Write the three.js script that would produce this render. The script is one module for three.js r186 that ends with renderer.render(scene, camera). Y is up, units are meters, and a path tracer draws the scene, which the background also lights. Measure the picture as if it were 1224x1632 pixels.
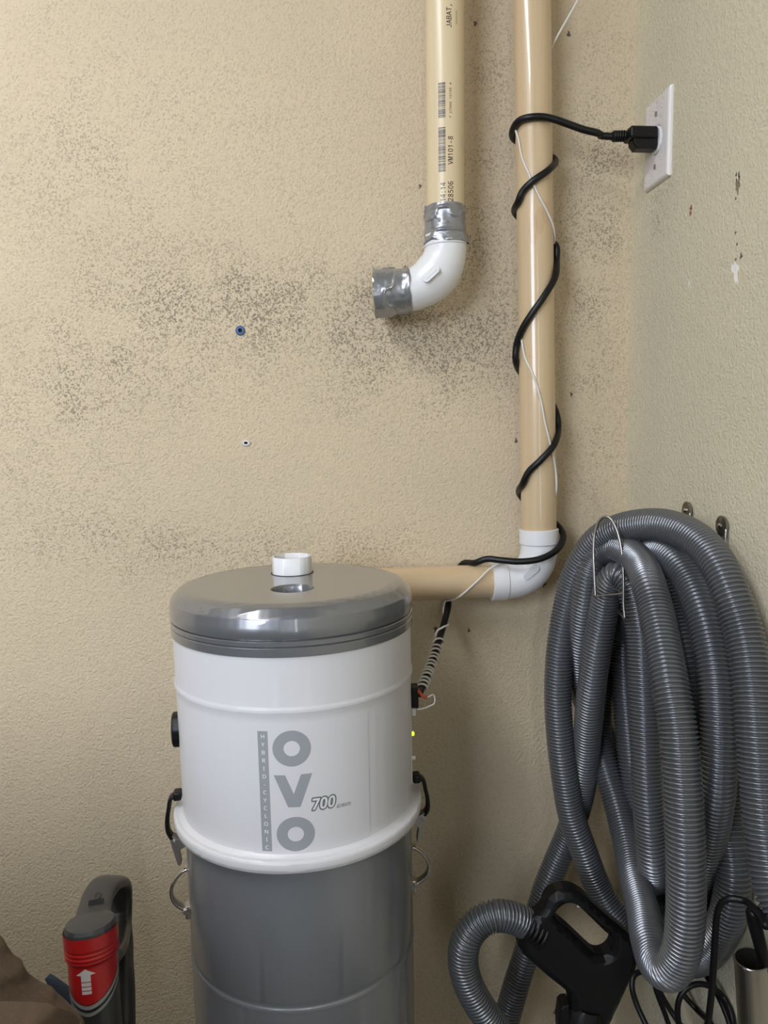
import * as THREE from 'three';
import { RoundedBoxGeometry } from 'three/addons/geometries/RoundedBoxGeometry.js';
import { RectAreaLightUniformsLib } from 'three/addons/lights/RectAreaLightUniformsLib.js';
import { mergeGeometries, mergeVertices, toCreasedNormals } from 'three/addons/utils/BufferGeometryUtils.js';

// ------------------------------------------------------------------ camera
const W = 1224, H = 1632, FOCAL = 1226, EYE = new THREE.Vector3(0, 1.12, 1.13);
const rad = (d) => (d * Math.PI) / 180;
const TILT = rad(6), ROLL = rad(0.6), YAW = rad(5);
const FWD = new THREE.Vector3(Math.sin(YAW) * Math.cos(TILT), -Math.sin(TILT), -Math.cos(YAW) * Math.cos(TILT));
const R0 = new THREE.Vector3(Math.cos(YAW), 0, Math.sin(YAW));
const U0 = new THREE.Vector3().crossVectors(R0, FWD);
const RIGHT = R0.clone().multiplyScalar(Math.cos(ROLL)).addScaledVector(U0, -Math.sin(ROLL));
const UPV = U0.clone().multiplyScalar(Math.cos(ROLL)).addScaledVector(R0, Math.sin(ROLL));
const scene = new THREE.Scene();
const camera = new THREE.PerspectiveCamera((2 * Math.atan(H / 2 / FOCAL) * 180) / Math.PI, W / H, 0.05, 30);
camera.position.copy(EYE);
camera.quaternion.setFromRotationMatrix(new THREE.Matrix4().makeBasis(RIGHT, UPV, FWD.clone().negate()));
const CAMQ = camera.quaternion.clone();

// ------------------------------------------------------------------ renderer, exposure, lights
const renderer = new THREE.WebGLRenderer({ antialias: true });
renderer.toneMapping = THREE.LinearToneMapping;
renderer.toneMappingExposure = 0.86;
renderer.shadowMap.enabled = true;
RectAreaLightUniformsLib.init();
// daylight through the two windows of the wall behind the camera: x0, x1, y0, y1 on the plane z = FRONT
const FRONT = 2.75, CEIL = 2.55, LEFT = -3.0, XW = 0.469;
const WINDOWS = [
  { x0: -2.3, x1: -1.0, y0: 1.2, y1: 2.3, power: 12.5, color: [0.88, 0.955, 1.1], glow: 3 },
  { x0: 0.02, x1: 0.12, y0: 0.55, y1: 2.0, power: 5, color: [0.95, 0.98, 1.02], glow: 14 },
];
for (const w of WINDOWS) {
  const l = new THREE.RectAreaLight(new THREE.Color().setRGB(...w.color), w.power, w.x1 - w.x0, w.y1 - w.y0);
  l.position.set((w.x0 + w.x1) / 2, (w.y0 + w.y1) / 2, FRONT - 0.03);
  l.lookAt(l.position.x, l.position.y, 0);
  l.name = 'daylight';
  scene.add(l);
}

// the fluorescent ceiling fitting, just out of the picture above
const LAMP = { x: -0.95, z: 1.25, w: 0.3, d: 1.2, y: CEIL - 0.075, power: 22, color: [0.98, 0.98, 0.99] };
{
  const l = new THREE.RectAreaLight(new THREE.Color().setRGB(...LAMP.color), LAMP.power, LAMP.w, LAMP.d);
  l.position.set(LAMP.x, LAMP.y - 0.012, LAMP.z); l.lookAt(LAMP.x, 0, LAMP.z); l.name = 'lamplight';
  scene.add(l);
}

// ------------------------------------------------------------------ helpers
let seedState = 1;
function seed(n) { seedState = n >>> 0; }
function rnd() { seedState = (seedState + 0x6d2b79f5) | 0; let t = Math.imul(seedState ^ (seedState >>> 15), 1 | seedState); t = (t + Math.imul(t ^ (t >>> 7), 61 | t)) ^ t; return ((t ^ (t >>> 14)) >>> 0) / 4294967296; }
const V = (x, y, z) => new THREE.Vector3(x, y, z);
const lerp = (a, b, t) => a + (b - a) * t;
const clamp = (v, a, b) => Math.min(b, Math.max(a, v));
const smooth = (a, b, v) => { const t = clamp((v - a) / (b - a), 0, 1); return t * t * (3 - 2 * t); };
const ray = (px, py) => FWD.clone().addScaledVector(RIGHT, (px - W / 2) / FOCAL).addScaledVector(UPV, (H / 2 - py) / FOCAL);
const at = (px, py, depth) => EYE.clone().addScaledVector(ray(px, py), depth);
const onPlane = (px, py, axis, c) => { const d = ray(px, py); return EYE.clone().addScaledVector(d, (c - EYE[axis]) / d[axis]); };
const onZ = (px, py, z) => onPlane(px, py, 'z', z);
const onX = (px, py, x) => onPlane(px, py, 'x', x);
const inRoom = (px, py, d, r) => { let p = at(px, py, d); if (p.x > XW - r) p = onX(px, py, XW - r); if (p.z < r) p = onZ(px, py, r); return p; };   // kept in front of the walls
const depthOf = (p) => p.clone().sub(EYE).dot(FWD);

const used = {};
function numbered(name) { const n = used[name] = (used[name] ?? -1) + 1; return n ? name + '_' + String(n).padStart(3, '0') : name; }
function mesh(name, geometry, material, parent = scene) {
  const m = new THREE.Mesh(geometry, material);
  m.castShadow = m.receiveShadow = true;
  m.name = parent === scene ? numbered(name) : name;
  parent.add(m);
  return m;
}
function thing(name, label, category, pos = V(0, 0, 0), group) {
  const g = new THREE.Group();
  g.name = numbered(name); g.position.copy(pos);
  g.userData = { label, category };
  if (group) g.userData.group = group;
  scene.add(g);
  return g;
}
const local = (geometry, g) => geometry.translate(-g.position.x, -g.position.y, -g.position.z);   // world geometry into an unrotated thing
function structure(name, geometry, material, parent) { const m = mesh(name, geometry, material, parent); if (!parent) m.userData.kind = 'structure'; return m; }

// smooth curve through points, resampled to even steps
function curvePoints(pts, step, tension = 0.5, closed = false) {
  const c = new THREE.CatmullRomCurve3(pts, closed, 'centripetal', tension);
  c.arcLengthDivisions = pts.length * 60;
  const n = Math.max(4, Math.round(c.getLength() / step));
  return c.getSpacedPoints(n);
}
// sweep a round (or shaped) section along points: radius(s, i, theta) in metres
function sweep(points, radius, radial = 16, opt = {}) {
  const n = points.length, pos = [], uv = [], idx = [];
  const T = points.map((p, i) => points[Math.min(n - 1, i + 1)].clone().sub(points[Math.max(0, i - 1)]).normalize());
  let N = opt.normal ? opt.normal.clone() : (Math.abs(T[0].y) < 0.9 ? V(0, 1, 0) : V(0, 0, 1));
  N.addScaledVector(T[0], -N.dot(T[0])).normalize();
  let s = 0;
  const centers = [];
  for (let i = 0; i < n; i++) {
    if (i) {
      s += points[i].distanceTo(points[i - 1]);
      const ax = T[i - 1].clone().cross(T[i]), sn = ax.length();
      if (sn > 1e-8) N.applyAxisAngle(ax.normalize(), Math.atan2(sn, T[i - 1].dot(T[i])));
      N.addScaledVector(T[i], -N.dot(T[i])).normalize();
    }
    const B = T[i].clone().cross(N);
    centers.push(s);
    for (let k = 0; k <= radial; k++) {
      const th = (k / radial) * Math.PI * 2, r = radius(s, i, th);
      const [a, b] = Array.isArray(r) ? r : [Math.cos(th) * r, Math.sin(th) * r];
      pos.push(points[i].x + N.x * a + B.x * b, points[i].y + N.y * a + B.y * b, points[i].z + N.z * a + B.z * b);
      uv.push(k / radial, s);
    }
  }
  for (let i = 0; i < n - 1; i++) for (let k = 0; k < radial; k++) {
    const a = i * (radial + 1) + k, b = a + radial + 1;
    idx.push(a, a + 1, b, a + 1, b + 1, b);
  }
  if (opt.caps !== false) for (const [i, flip] of [[0, true], [n - 1, false]]) {
    const c = pos.length / 3, row = i * (radial + 1);
    pos.push(points[i].x, points[i].y, points[i].z); uv.push(0.5, 0);
    for (let k = 0; k < radial; k++) flip ? idx.push(c, row + k + 1, row + k) : idx.push(c, row + k, row + k + 1);
  }
  const g = new THREE.BufferGeometry();
  g.setAttribute('position', new THREE.Float32BufferAttribute(pos, 3));
  g.setAttribute('uv', new THREE.Float32BufferAttribute(uv, 2));
  g.setIndex(idx);
  g.computeVertexNormals();
  const nn = g.attributes.normal;                                     // close the seam
  for (let i = 0; i < n; i++) {
    const a = i * (radial + 1), b = a + radial, v = V(nn.getX(a) + nn.getX(b), nn.getY(a) + nn.getY(b), nn.getZ(a) + nn.getZ(b)).normalize();
    nn.setXYZ(a, v.x, v.y, v.z); nn.setXYZ(b, v.x, v.y, v.z);
  }
  return g;
}
const arcTo = (p0, c, p1, n = 14) => Array.from({ length: n + 1 }, (_, i) => { const t = i / n, a = (1 - t) * (1 - t), b = 2 * t * (1 - t); return V(a * p0.x + b * c.x + t * t * p1.x, a * p0.y + b * c.y + t * t * p1.y, a * p0.z + b * c.z + t * t * p1.z); });
// lathe with sharp edges kept: profile [[r, y], ...]
function lathe(profile, seg = 96, crease = 0.6) {
  const g = new THREE.LatheGeometry(profile.map(([r, y]) => new THREE.Vector2(Math.max(r, 1e-5), y)), seg);
  return toCreasedNormals(g, crease);
}
const ring = (cx, cy, r, a0, a1, n = 8) => Array.from({ length: n + 1 }, (_, i) => { const a = rad(lerp(a0, a1, i / n)); return [cx + r * Math.cos(a), cy + r * Math.sin(a)]; });
const box = (w, h, d, r = 0.001, s = 2) => new RoundedBoxGeometry(w, h, d, s, r);

// tiling value noise
function noise2(nx, ny, sd) {
  seed(sd);
  const g = new Float32Array(nx * ny);
  for (let i = 0; i < g.length; i++) g[i] = rnd();
  return (u, v) => {                                                 // u, v in 0..1, tiles
    const x = ((u % 1) + 1) % 1 * nx, y = ((v % 1) + 1) % 1 * ny, xi = Math.floor(x), yi = Math.floor(y);
    let fx = x - xi, fy = y - yi; fx = fx * fx * (3 - 2 * fx); fy = fy * fy * (3 - 2 * fy);
    const x0 = xi % nx, x1 = (xi + 1) % nx, y0 = (yi % ny) * nx, y1 = ((yi + 1) % ny) * nx;
    return (g[y0 + x0] * (1 - fx) + g[y0 + x1] * fx) * (1 - fy) + (g[y1 + x0] * (1 - fx) + g[y1 + x1] * fx) * fy;
  };
}
function texture(data, n, m, srgb) {
  const t = new THREE.DataTexture(data, n, m, THREE.RGBAFormat);
  t.wrapS = t.wrapT = THREE.RepeatWrapping; t.magFilter = THREE.LinearFilter; t.minFilter = THREE.LinearMipmapLinearFilter;
  if (srgb) t.colorSpace = THREE.SRGBColorSpace;
  t.needsUpdate = true;
  return t;
}
function canvasTexture(w, h, draw) {
  const c = document.createElement('canvas'); c.width = w; c.height = h;
  draw(c.getContext('2d'), w, h);
  const t = new THREE.CanvasTexture(c); t.colorSpace = THREE.SRGBColorSpace; t.anisotropy = 8;
  return t;
}
const toSRGB = (l) => 255 * (l <= 0.0031308 ? 12.92 * l : 1.055 * Math.pow(l, 1 / 2.4) - 0.055);
const lin = (r, g, b) => new THREE.Color().setRGB(r, g, b);
const std = (c, roughness, metalness = 0, extra = {}) => new THREE.MeshStandardMaterial({ color: lin(...c), roughness, metalness, ...extra });
const phys = (c, roughness, metalness = 0, extra = {}) => new THREE.MeshPhysicalMaterial({ color: lin(...c), roughness, metalness, ...extra });

// ------------------------------------------------------------------ the room
// Textured plaster, rolled paint with dust caught in its pits. One tile is TILE metres wide; marks sit where the photograph shows them.
const TILE = 1.5;
function plaster(base, sd, dirtAt, marks, pits = 1) {
  const N = 2048, col = new Uint8Array(N * N * 4), bmp = new Uint8Array(N * N * 4);
  const n1 = noise2(430, 430, sd), n2 = noise2(760, 760, sd + 1), n3 = noise2(150, 150, sd + 2), n4 = noise2(14, 14, sd + 3), n5 = noise2(1400, 1400, sd + 4), n6 = noise2(38, 38, sd + 5);
  const DN = 128, dirt = new Float32Array(DN * DN);
  for (let j = 0; j < DN; j++) for (let i = 0; i < DN; i++) dirt[j * DN + i] = dirtAt((i + 0.5) / DN, (j + 0.5) / DN);
  for (let j = 0; j < N; j++) for (let i = 0; i < N; i++) {
    const u = i / N, v = j / N, o = (j * N + i) * 4;
    const a = n1(u, v), b = n2(u, v), c = n3(u, v), e = n5(u, v);
    let h = 0.5 + (a - 0.5) * 0.45 + (b - 0.5) * 0.75 + (c - 0.5) * 0.1 + (e - 0.5) * 0.4;
    h = clamp(h, 0, 1);
    bmp[o] = bmp[o + 1] = bmp[o + 2] = h * 255; bmp[o + 3] = 255;
    const big = n4(u, v), mid = n6(u, v);
    const d = dirt[Math.floor(v * DN) * DN + Math.floor(u * DN)] * (0.45 + 1.1 * mid);
    const pit = 1 - (0.5 + (a - 0.5) * 0.3 + (b - 0.5) * 0.6 + (e - 0.5) * 0.85);
    const speck = smooth(0.66 - 0.13 * d, 0.86 - 0.13 * d, pit) * clamp(0.09 * pits + d * 0.5, 0, 0.66);
    const tone = (0.97 + 0.06 * big) * (0.985 + 0.03 * a);
    const dust = [0.085, 0.075, 0.058];
    for (let k = 0; k < 3; k++) col[o + k] = toSRGB(clamp(base[k] * tone * (1 - speck) + dust[k] * speck, 0, 1));
    col[o + 3] = 255;
  }
  const N2 = N;
  for (const m of marks) {                                           // chips, rust spots and scratches: u, v in 0..1, radius in metres
    seed(m.seed ?? 7);
    const R = m.r / TILE * N2, cx = m.u * N2, cy = m.v * N2, lobes = [rnd() * 6, rnd() * 6, rnd() * 6];
    for (let y = -Math.ceil(R * 2.2); y <= R * 2.2; y++) for (let x = -Math.ceil(R * 2.2); x <= R * 2.2; x++) {
      const sx = x / (m.sx ?? 1) + y * (m.lean ?? 0), sy = y / (m.sy ?? 1), th = Math.atan2(sy, sx);
      const q = Math.hypot(sx, sy) / R / (1 + 0.28 * Math.sin(3 * th + lobes[0]) + 0.22 * Math.sin(5 * th + lobes[1]) + 0.12 * Math.sin(9 * th + lobes[2]));
      const k = 1 - smooth(0.8, 1.05, q);
      if (k <= 0) continue;
      const o = ((((Math.round(cy + y) % N2) + N2) % N2) * N2 + (((Math.round(cx + x) % N2) + N2) % N2)) * 4;
      for (let c = 0; c < 3; c++) col[o + c] = lerp(col[o + c], toSRGB(m.c[c]), k * (m.k ?? 1));
      const bb = lerp(bmp[o], m.h ?? 90, k); bmp[o] = bmp[o + 1] = bmp[o + 2] = bb;
    }
  }
  return new THREE.MeshStandardMaterial({ map: texture(col, N, N, true), bumpMap: texture(bmp, N, N), bumpScale: 0.0008, roughness: 0.82 });
}
const blob = (x, y, cx, cy, sx, sy) => Math.exp(-(((x - cx) / sx) ** 2) - ((y - cy) / sy) ** 2);
// where the dust sits on the back wall, in photograph pixels turned into wall metres
const BACK_DIRT = [[640, 540, 170, 60, 1.0], [350, 470, 190, 60, 0.8], [230, 590, 200, 70, 0.55], [520, 470, 140, 60, 0.6], [760, 470, 90, 140, 0.75], [950, 430, 70, 190, 0.6], [960, 200, 60, 200, 0.45], [960, 700, 60, 130, 0.5], [240, 870, 180, 50, 0.75], [560, 870, 150, 40, 0.6], [90, 700, 130, 150, 0.4], [780, 150, 40, 200, 0.5], [640, 640, 160, 60, 0.4], [380, 250, 300, 200, 0.2], [110, 300, 150, 250, 0.3]].map(([px, py, sx, sy, k]) => { const p = onZ(px, py, 0); return [p.x, p.y, sx * 0.00092, sy * 0.00092, k]; });
const BX = -0.98, BY = 0.4;                                            // tile origin on the back wall
const backWall = plaster([0.63, 0.525, 0.365], 11, (u, v) => { const x = BX + u * TILE, y = BY + v * TILE; return clamp(BACK_DIRT.reduce((s, [cx, cy, sx, sy, k]) => s + k * blob(x, y, cx, cy, sx, sy), 0.06), 0, 1.1); },
  [[645, 428, 0.0022], [757, 38, 0.0022], [669, 297, 0.0018], [694, 1003, 0.0026], [867, 931, 0.003], [822, 703, 0.0022], [910, 629, 0.002], [1012, 790, 0.003], [906, 55, 0.0025], [747, 1005, 0.002]].map(([px, py, r], i) => { const p = onZ(px, py, 0); return { u: (p.x - BX) / TILE, v: (p.y - BY) / TILE, r, sy: 1.6, c: [0.06, 0.045, 0.03], k: 0.85, seed: 50 + i, h: 70 }; }));
const RY = 0.4;
const rightMark = (px, py, o) => { const p = onX(px, py, XW); return { u: p.z / TILE, v: (p.y - RY) / TILE, ...o }; };
const rightWall = plaster([0.64, 0.585, 0.43], 77, (u, v) => { const z = u * TILE; return 0.05 + 0.22 * blob(z, v, 0.02, 0.5, 0.02, 0.6) + 0.6 * blob(z, v * TILE + RY, 0.09, 1.42, 0.05, 0.05); }, [
  rightMark(1176, 288, { r: 0.0042, sy: 1.6, c: [0.02, 0.016, 0.012], h: 0, seed: 3 }), rightMark(1175, 297, { r: 0.0042, sy: 2.0, c: [0.24, 0.19, 0.13], h: 60, seed: 4 }),
  rightMark(1175, 284, { r: 0.0016, sy: 2.0, c: [0.75, 0.72, 0.66], h: 160, seed: 41 }),
  rightMark(1101, 332, { r: 0.003, c: [0.22, 0.10, 0.05], h: 60, seed: 5 }), rightMark(1100, 340, { r: 0.003, sy: 1.3, c: [0.26, 0.12, 0.06], h: 60, seed: 6 }),
  rightMark(1172, 433, { r: 0.0064, sy: 1.9, lean: 0.25, c: [0.88, 0.87, 0.85], h: 40, seed: 7 }), rightMark(1171, 426, { r: 0.003, sy: 1.8, c: [0.82, 0.81, 0.78], h: 40, seed: 17 }),
  rightMark(1098, 452, { r: 0.0028, sy: 1.8, c: [0.72, 0.71, 0.68], h: 60, seed: 8 }), rightMark(1102, 457, { r: 0.0034, sy: 0.7, c: [0.66, 0.65, 0.6], h: 60, seed: 9 }),
  rightMark(1172, 317, { r: 0.0016, c: [0.07, 0.055, 0.04], seed: 10 }), rightMark(1172, 372, { r: 0.0018, c: [0.1, 0.08, 0.05], seed: 12 }), rightMark(1174, 390, { r: 0.0016, c: [0.08, 0.06, 0.04], seed: 13 }), rightMark(1181, 409, { r: 0.0022, sy: 1.5, c: [0.09, 0.07, 0.05], seed: 14 }), rightMark(1172, 414, { r: 0.0016, c: [0.09, 0.07, 0.05], seed: 15 }),
  rightMark(1173, 279, { r: 0.0018, c: [0.06, 0.05, 0.04], seed: 16 }),
], 0.8);
const plain = std([0.11, 0.10, 0.085], 0.85), plainCeil = std([0.22, 0.21, 0.19], 0.9);
function slab(w, h, d, x, y, z, uv) {                                  // a wall block with uv in tiles
  const g = new THREE.BoxGeometry(w, h, d).translate(x, y, z);
  if (uv) { const p = g.attributes.position, t = g.attributes.uv; for (let i = 0; i < p.count; i++) t.setXY(i, ...uv(p.getX(i), p.getY(i), p.getZ(i))); }
  return g;
}
const TH = 0.12;
structure('wall_back', slab(XW - LEFT + 2 * TH, CEIL, TH, (XW + LEFT) / 2, CEIL / 2, -TH / 2, (x, y) => [(x - BX) / TILE, (y - BY) / TILE]), backWall);
structure('wall_right', slab(TH, CEIL, FRONT + TH, XW + TH / 2, CEIL / 2, (FRONT + TH) / 2, (x, y, z) => [z / TILE, (y - RY) / TILE]), rightWall);
structure('wall_left', slab(TH, CEIL, FRONT + TH, LEFT - TH / 2, CEIL / 2, (FRONT + TH) / 2), plain);
structure('floor', slab(XW - LEFT + 2 * TH, 0.1, FRONT + 2 * TH, (XW + LEFT) / 2, -0.05, FRONT / 2), std([0.10, 0.093, 0.085], 0.8));
structure('ceiling', slab(XW - LEFT + 2 * TH, 0.1, FRONT + 2 * TH, (XW + LEFT) / 2, CEIL + 0.05, FRONT / 2), plainCeil);
{ // front wall with its two window openings
  const pieces = [], rect = (x0, x1, y0, y1) => pieces.push(slab(x1 - x0, y1 - y0, TH, (x0 + x1) / 2, (y0 + y1) / 2, FRONT + TH / 2));
  const [a, b] = WINDOWS;
  rect(LEFT, a.x0, 0, CEIL); rect(a.x1, b.x0, 0, CEIL); rect(b.x1, XW, 0, CEIL);
  for (const w of WINDOWS) { rect(w.x0, w.x1, 0, w.y0); rect(w.x0, w.x1, w.y1, CEIL); }
  structure('wall_front', mergeGeometries(pieces), plain);
  WINDOWS.forEach((w, i) => {
    const g = new THREE.Group(); g.name = 'window_' + (i + 1); g.userData.kind = 'structure'; g.position.set((w.x0 + w.x1) / 2, w.y0, FRONT + 0.03); scene.add(g);
    const ww = w.x1 - w.x0, hh = w.y1 - w.y0;
    mesh('window_pane', new THREE.BoxGeometry(ww, hh, 0.01).translate(0, hh / 2, 0), new THREE.MeshStandardMaterial({ color: 0x888888, emissive: lin(...w.color), emissiveIntensity: w.glow }), g);
    const f = [];
    for (const s of [-1, 1]) f.push(box(0.03, hh, 0.05, 0.004).translate(s * (ww / 2 - 0.005), hh / 2, -0.02), box(ww, 0.03, 0.05, 0.004).translate(0, s > 0 ? hh - 0.005 : 0.005, -0.02));
    mesh('window_frame', mergeGeometries(f), std([0.75, 0.75, 0.73], 0.5), g);
  });
}

{ // ceiling fitting
  const g = thing('ceiling_lamp', 'long white fluorescent ceiling lamp above the vacuum', 'lamp', V(LAMP.x, LAMP.y, LAMP.z));
  mesh('housing', box(LAMP.w + 0.06, 0.07, LAMP.d + 0.05, 0.012, 3).translate(0, 0.04, 0), std([0.75, 0.75, 0.73], 0.5), g);
  mesh('diffuser', box(LAMP.w, 0.012, LAMP.d, 0.004).translate(0, 0, 0), new THREE.MeshStandardMaterial({ color: 0x999999, emissive: lin(...LAMP.color), emissiveIntensity: 5 }), g);
}

{ // low cabinet left of the camera: it keeps the window's light off the foot of the wall
  const g = thing('storage_cabinet', 'low plain grey storage cabinet standing left of the view', 'cabinet', V(-1.10, 0, 0.99));
  const paint = std([0.12, 0.12, 0.12], 0.6), w = 1.26, h = 0.88, d = 0.42;
  mesh('carcass', box(w, h - 0.05, d, 0.004).translate(0, (h - 0.05) / 2 + 0.02, 0), paint, g);
  mesh('top', box(w + 0.03, 0.03, d + 0.03, 0.004).translate(0, h - 0.015, 0), std([0.16, 0.12, 0.08], 0.5), g);
  for (const s of [-1, 1]) { const dr = mesh('door', box(w / 2 - 0.01, h - 0.09, 0.018, 0.004).translate(s * w / 4, h / 2, d / 2 + 0.01), paint, g); mesh('handle', box(0.012, 0.12, 0.02, 0.004).translate(s * 0.05, h * 0.6, d / 2 + 0.028), std([0.5, 0.5, 0.5], 0.35, 1), dr); }
}

// ------------------------------------------------------------------ shared materials
const M = {
  cream: phys([0.66, 0.52, 0.32], 0.36, 0, { clearcoat: 0.35, clearcoatRoughness: 0.2 }),
  white: phys([0.78, 0.78, 0.79], 0.38, 0, { clearcoat: 0.3, clearcoatRoughness: 0.25 }),
  black: phys([0.005, 0.005, 0.0055], 0.4, 0, { specularIntensity: 0.6 }),
  rubber: phys([0.005, 0.005, 0.0055], 0.4, 0, { specularIntensity: 0.7 }),
  chrome: phys([0.62, 0.6, 0.57], 0.22, 1),
  zinc: phys([0.5, 0.49, 0.47], 0.38, 1),
  wire: phys([0.72, 0.69, 0.64], 0.5),
};

// ------------------------------------------------------------------ capped-off pipe with taped elbow
const PZ = 0.06;
{
  const top = onZ(709, 0, PZ), lo = onZ(710, 330, PZ), dir = top.clone().sub(lo).normalize(), topEnd = lo.clone().addScaledVector(dir, 0.78);
  const g = thing('plastic_pipe', 'short cream pipe printed with bar codes, its white elbow wrapped in silver tape', 'pipe', topEnd.clone());
  // print on the tube: u runs once round, v up in metres from the tape
  const LEN = topEnd.distanceTo(lo), R = 0.0254, CIR = 2 * Math.PI * R, TEXL = 0.39;
  const tex = canvasTexture(1024, 2048, (c, w, h) => {
    c.fillStyle = '#dcc9a4'; c.fillRect(0, 0, w, h);
    seed(5);
    for (let i = 0; i < 900; i++) { c.fillStyle = `rgba(${120 + 60 * rnd()},${90 + 50 * rnd()},60,${0.03 + 0.05 * rnd()})`; c.fillRect(rnd() * w, rnd() * h, 1 + 2 * rnd(), 4 + 60 * rnd()); }
    const X = (deg) => (0.5 + deg / 360) * w, Y = (py) => h * (1 - onZ(709, py, PZ + R).sub(lo).dot(dir) / TEXL);
    const col = (dx) => X((Math.asin(dx / 30) * 180) / Math.PI - 11);
    const text = (s, dx, py0, py1, width, font) => { c.save(); c.translate(col(dx), Y(py1)); c.rotate(-Math.PI / 2); c.font = font; c.fillStyle = 'rgba(42,32,24,0.92)'; c.textBaseline = 'middle'; const m = c.measureText(s).width, want = Y(py1) - Y(py0); c.scale(want / m, width); c.fillText(s, 0, 0); c.restore(); };
    text('14:14', -3, 290, 321, 1.3, 'bold 46px monospace');
    text('28506', 9, 288, 321, 1.35, 'bold 46px monospace');
    text('VM101-8', 9, 216, 262, 1.25, 'bold 46px monospace');
    text('7 27066 10195 4', 9, 131, 188, 0.9, 'bold 28px monospace');
    text('JABAT,', 7, 4, 44, 1.25, 'bold 46px monospace');
    const bars = (py0, py1, dx0, dx1) => { let y = Y(py1); const end = Y(py0), x0 = col(dx0), x1 = col(dx1); c.fillStyle = 'rgba(46,38,44,0.9)'; while (y > end) { const t = 2 + Math.floor(rnd() * 3) * 2.4; c.fillRect(x0, y - t, x1 - x0, t); y -= t + 1.6 + Math.floor(rnd() * 3) * 1.2; } };
    bars(203, 273, -10, 1); bars(131, 187, -10, 1);
    c.fillStyle = 'rgba(110,78,40,0.25)'; c.fillRect(col(17), Y(14), 18, 90);
  });
  tex.wrapT = THREE.RepeatWrapping; tex.repeat.set(1, 1 / TEXL);
  const creamPrint = M.cream.clone(); creamPrint.color = lin(1, 1, 1); creamPrint.map = tex;
  const tubePts = [lo.clone().addScaledVector(dir, -0.03), topEnd];
  const tube = sweep([lo, topEnd], () => R, 64, { normal: V(0, 0, -1) });
  // seam at the back: u = 0.5 faces the room
  { const uv = tube.attributes.uv; for (let i = 0; i < uv.count; i++) uv.setX(i, uv.getX(i)); }
  mesh('tube', local(tube, g), creamPrint, g);
  void tubePts; void CIR; void LEN;
  // elbow
  const e0 = onZ(709, 375, PZ), e1 = onZ(710, 398, PZ), bend = onZ(712, 470, PZ), e2 = at(654, 463, depthOf(bend) + 0.001), e3 = at(618, 466, depthOf(bend) + 0.003), endDir = e3.clone().sub(e2).normalize();
  const ctl = at(705, 448, depthOf(bend)), path = [e0, ...arcTo(e1, ctl, e2, 26)];
  mesh('elbow', local(sweep([...path, e2.clone().addScaledVector(endDir, 0.03)], (s, i) => 0.0284 + 0.003 * Math.sin(Math.PI * clamp(i / 27, 0, 1)) ** 2, 48, { normal: V(0, 0, 1) }), g), M.white, g);
  const lip = e0.clone().lerp(e1, 0.7), lipDir = e1.clone().sub(e0).normalize();
  mesh('collar', local(sweep([0, 0.0012, 0.0055, 0.0065].map((t) => lip.clone().addScaledVector(lipDir, t - 0.004)), (s, i) => [0.0284, 0.0296, 0.0296, 0.0284][i], 48), g), M.white, g);
  { // moulded mark on the bend
    const p = at(687, 436, depthOf(bend) - 0.036), s = new THREE.Shape(), w = 0.013, h = 0.0052;
    s.moveTo(-w + h, -h); s.lineTo(w - h, -h); s.absarc(w - h, 0, h, -Math.PI / 2, Math.PI / 2, false); s.lineTo(-w + h, h); s.absarc(-w + h, 0, h, Math.PI / 2, Math.PI * 1.5, false);
    const k = new THREE.ExtrudeGeometry(s, { depth: 0.003, bevelEnabled: true, bevelSize: 0.0005, bevelThickness: 0.0005, bevelSegments: 2 });
    const s2 = new THREE.Shape(); s2.moveTo(-0.009, -0.0018); s2.lineTo(0.009, -0.0018); s2.lineTo(0.009, 0.0018); s2.lineTo(-0.009, 0.0018);
    const k2 = new THREE.ExtrudeGeometry(s2, { depth: 0.0036, bevelEnabled: true, bevelSize: 0.0004, bevelThickness: 0.0003, bevelSegments: 1 });
    const m = mesh('moulded_mark', mergeGeometries([k, k2]), M.white, g);
    m.quaternion.copy(CAMQ).multiply(new THREE.Quaternion().setFromEuler(new THREE.Euler(0.1, -0.12, rad(42))));
    m.position.copy(p).addScaledVector(FWD, 0.002).sub(g.position);
  }
  // tape: crumpled silver bands
  const tapeMat = phys([0.30, 0.305, 0.32], 0.3, 0.55, { clearcoat: 0.5, clearcoatRoughness: 0.18 });
  const crumple = (sd, amp) => { const a = noise2(9, 6, sd), b = noise2(22, 14, sd + 1); return (u, v) => amp * (1.6 * (1 - Math.abs(2 * a(u, v) - 1)) ** 5 + 1.0 * Math.abs(2 * b(u * 1, v) - 1) * 0.5 + 0.5 * a(u + 0.3, v)); };
  const band = (p0, p1, r0, r1, sd, name, jag) => {
    const n = 60, f = crumple(sd, 0.0017), len = p0.distanceTo(p1), d = p1.clone().sub(p0).normalize();
    const pts = Array.from({ length: n + 1 }, (_, i) => p0.clone().lerp(p1, i / n));
    const geo = sweep(pts, (s, i, th) => lerp(r0, r1, s / len) + f(th / (2 * Math.PI), s / len * 0.6), 140, { caps: false, normal: V(0, 0, -1) });
    const pp = geo.attributes.position, q = noise2(16, 4, sd + 9);       // torn ends
    for (let i = 0; i <= n; i++) for (let k = 0; k <= 140; k++) { const o = i * 141 + k, t = i / n, j = (q(k / 140, 0.2 + 0.5 * Math.round(t)) - 0.5) * jag * (t - 0.5) * 2; pp.setXYZ(o, pp.getX(o) + d.x * j, pp.getY(o) + d.y * j, pp.getZ(o) + d.z * j); }
    geo.computeVertexNormals();
    const m = mesh(name, local(geo, g), tapeMat, g);
    m.material.side = THREE.DoubleSide;
    return m;
  };
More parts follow.
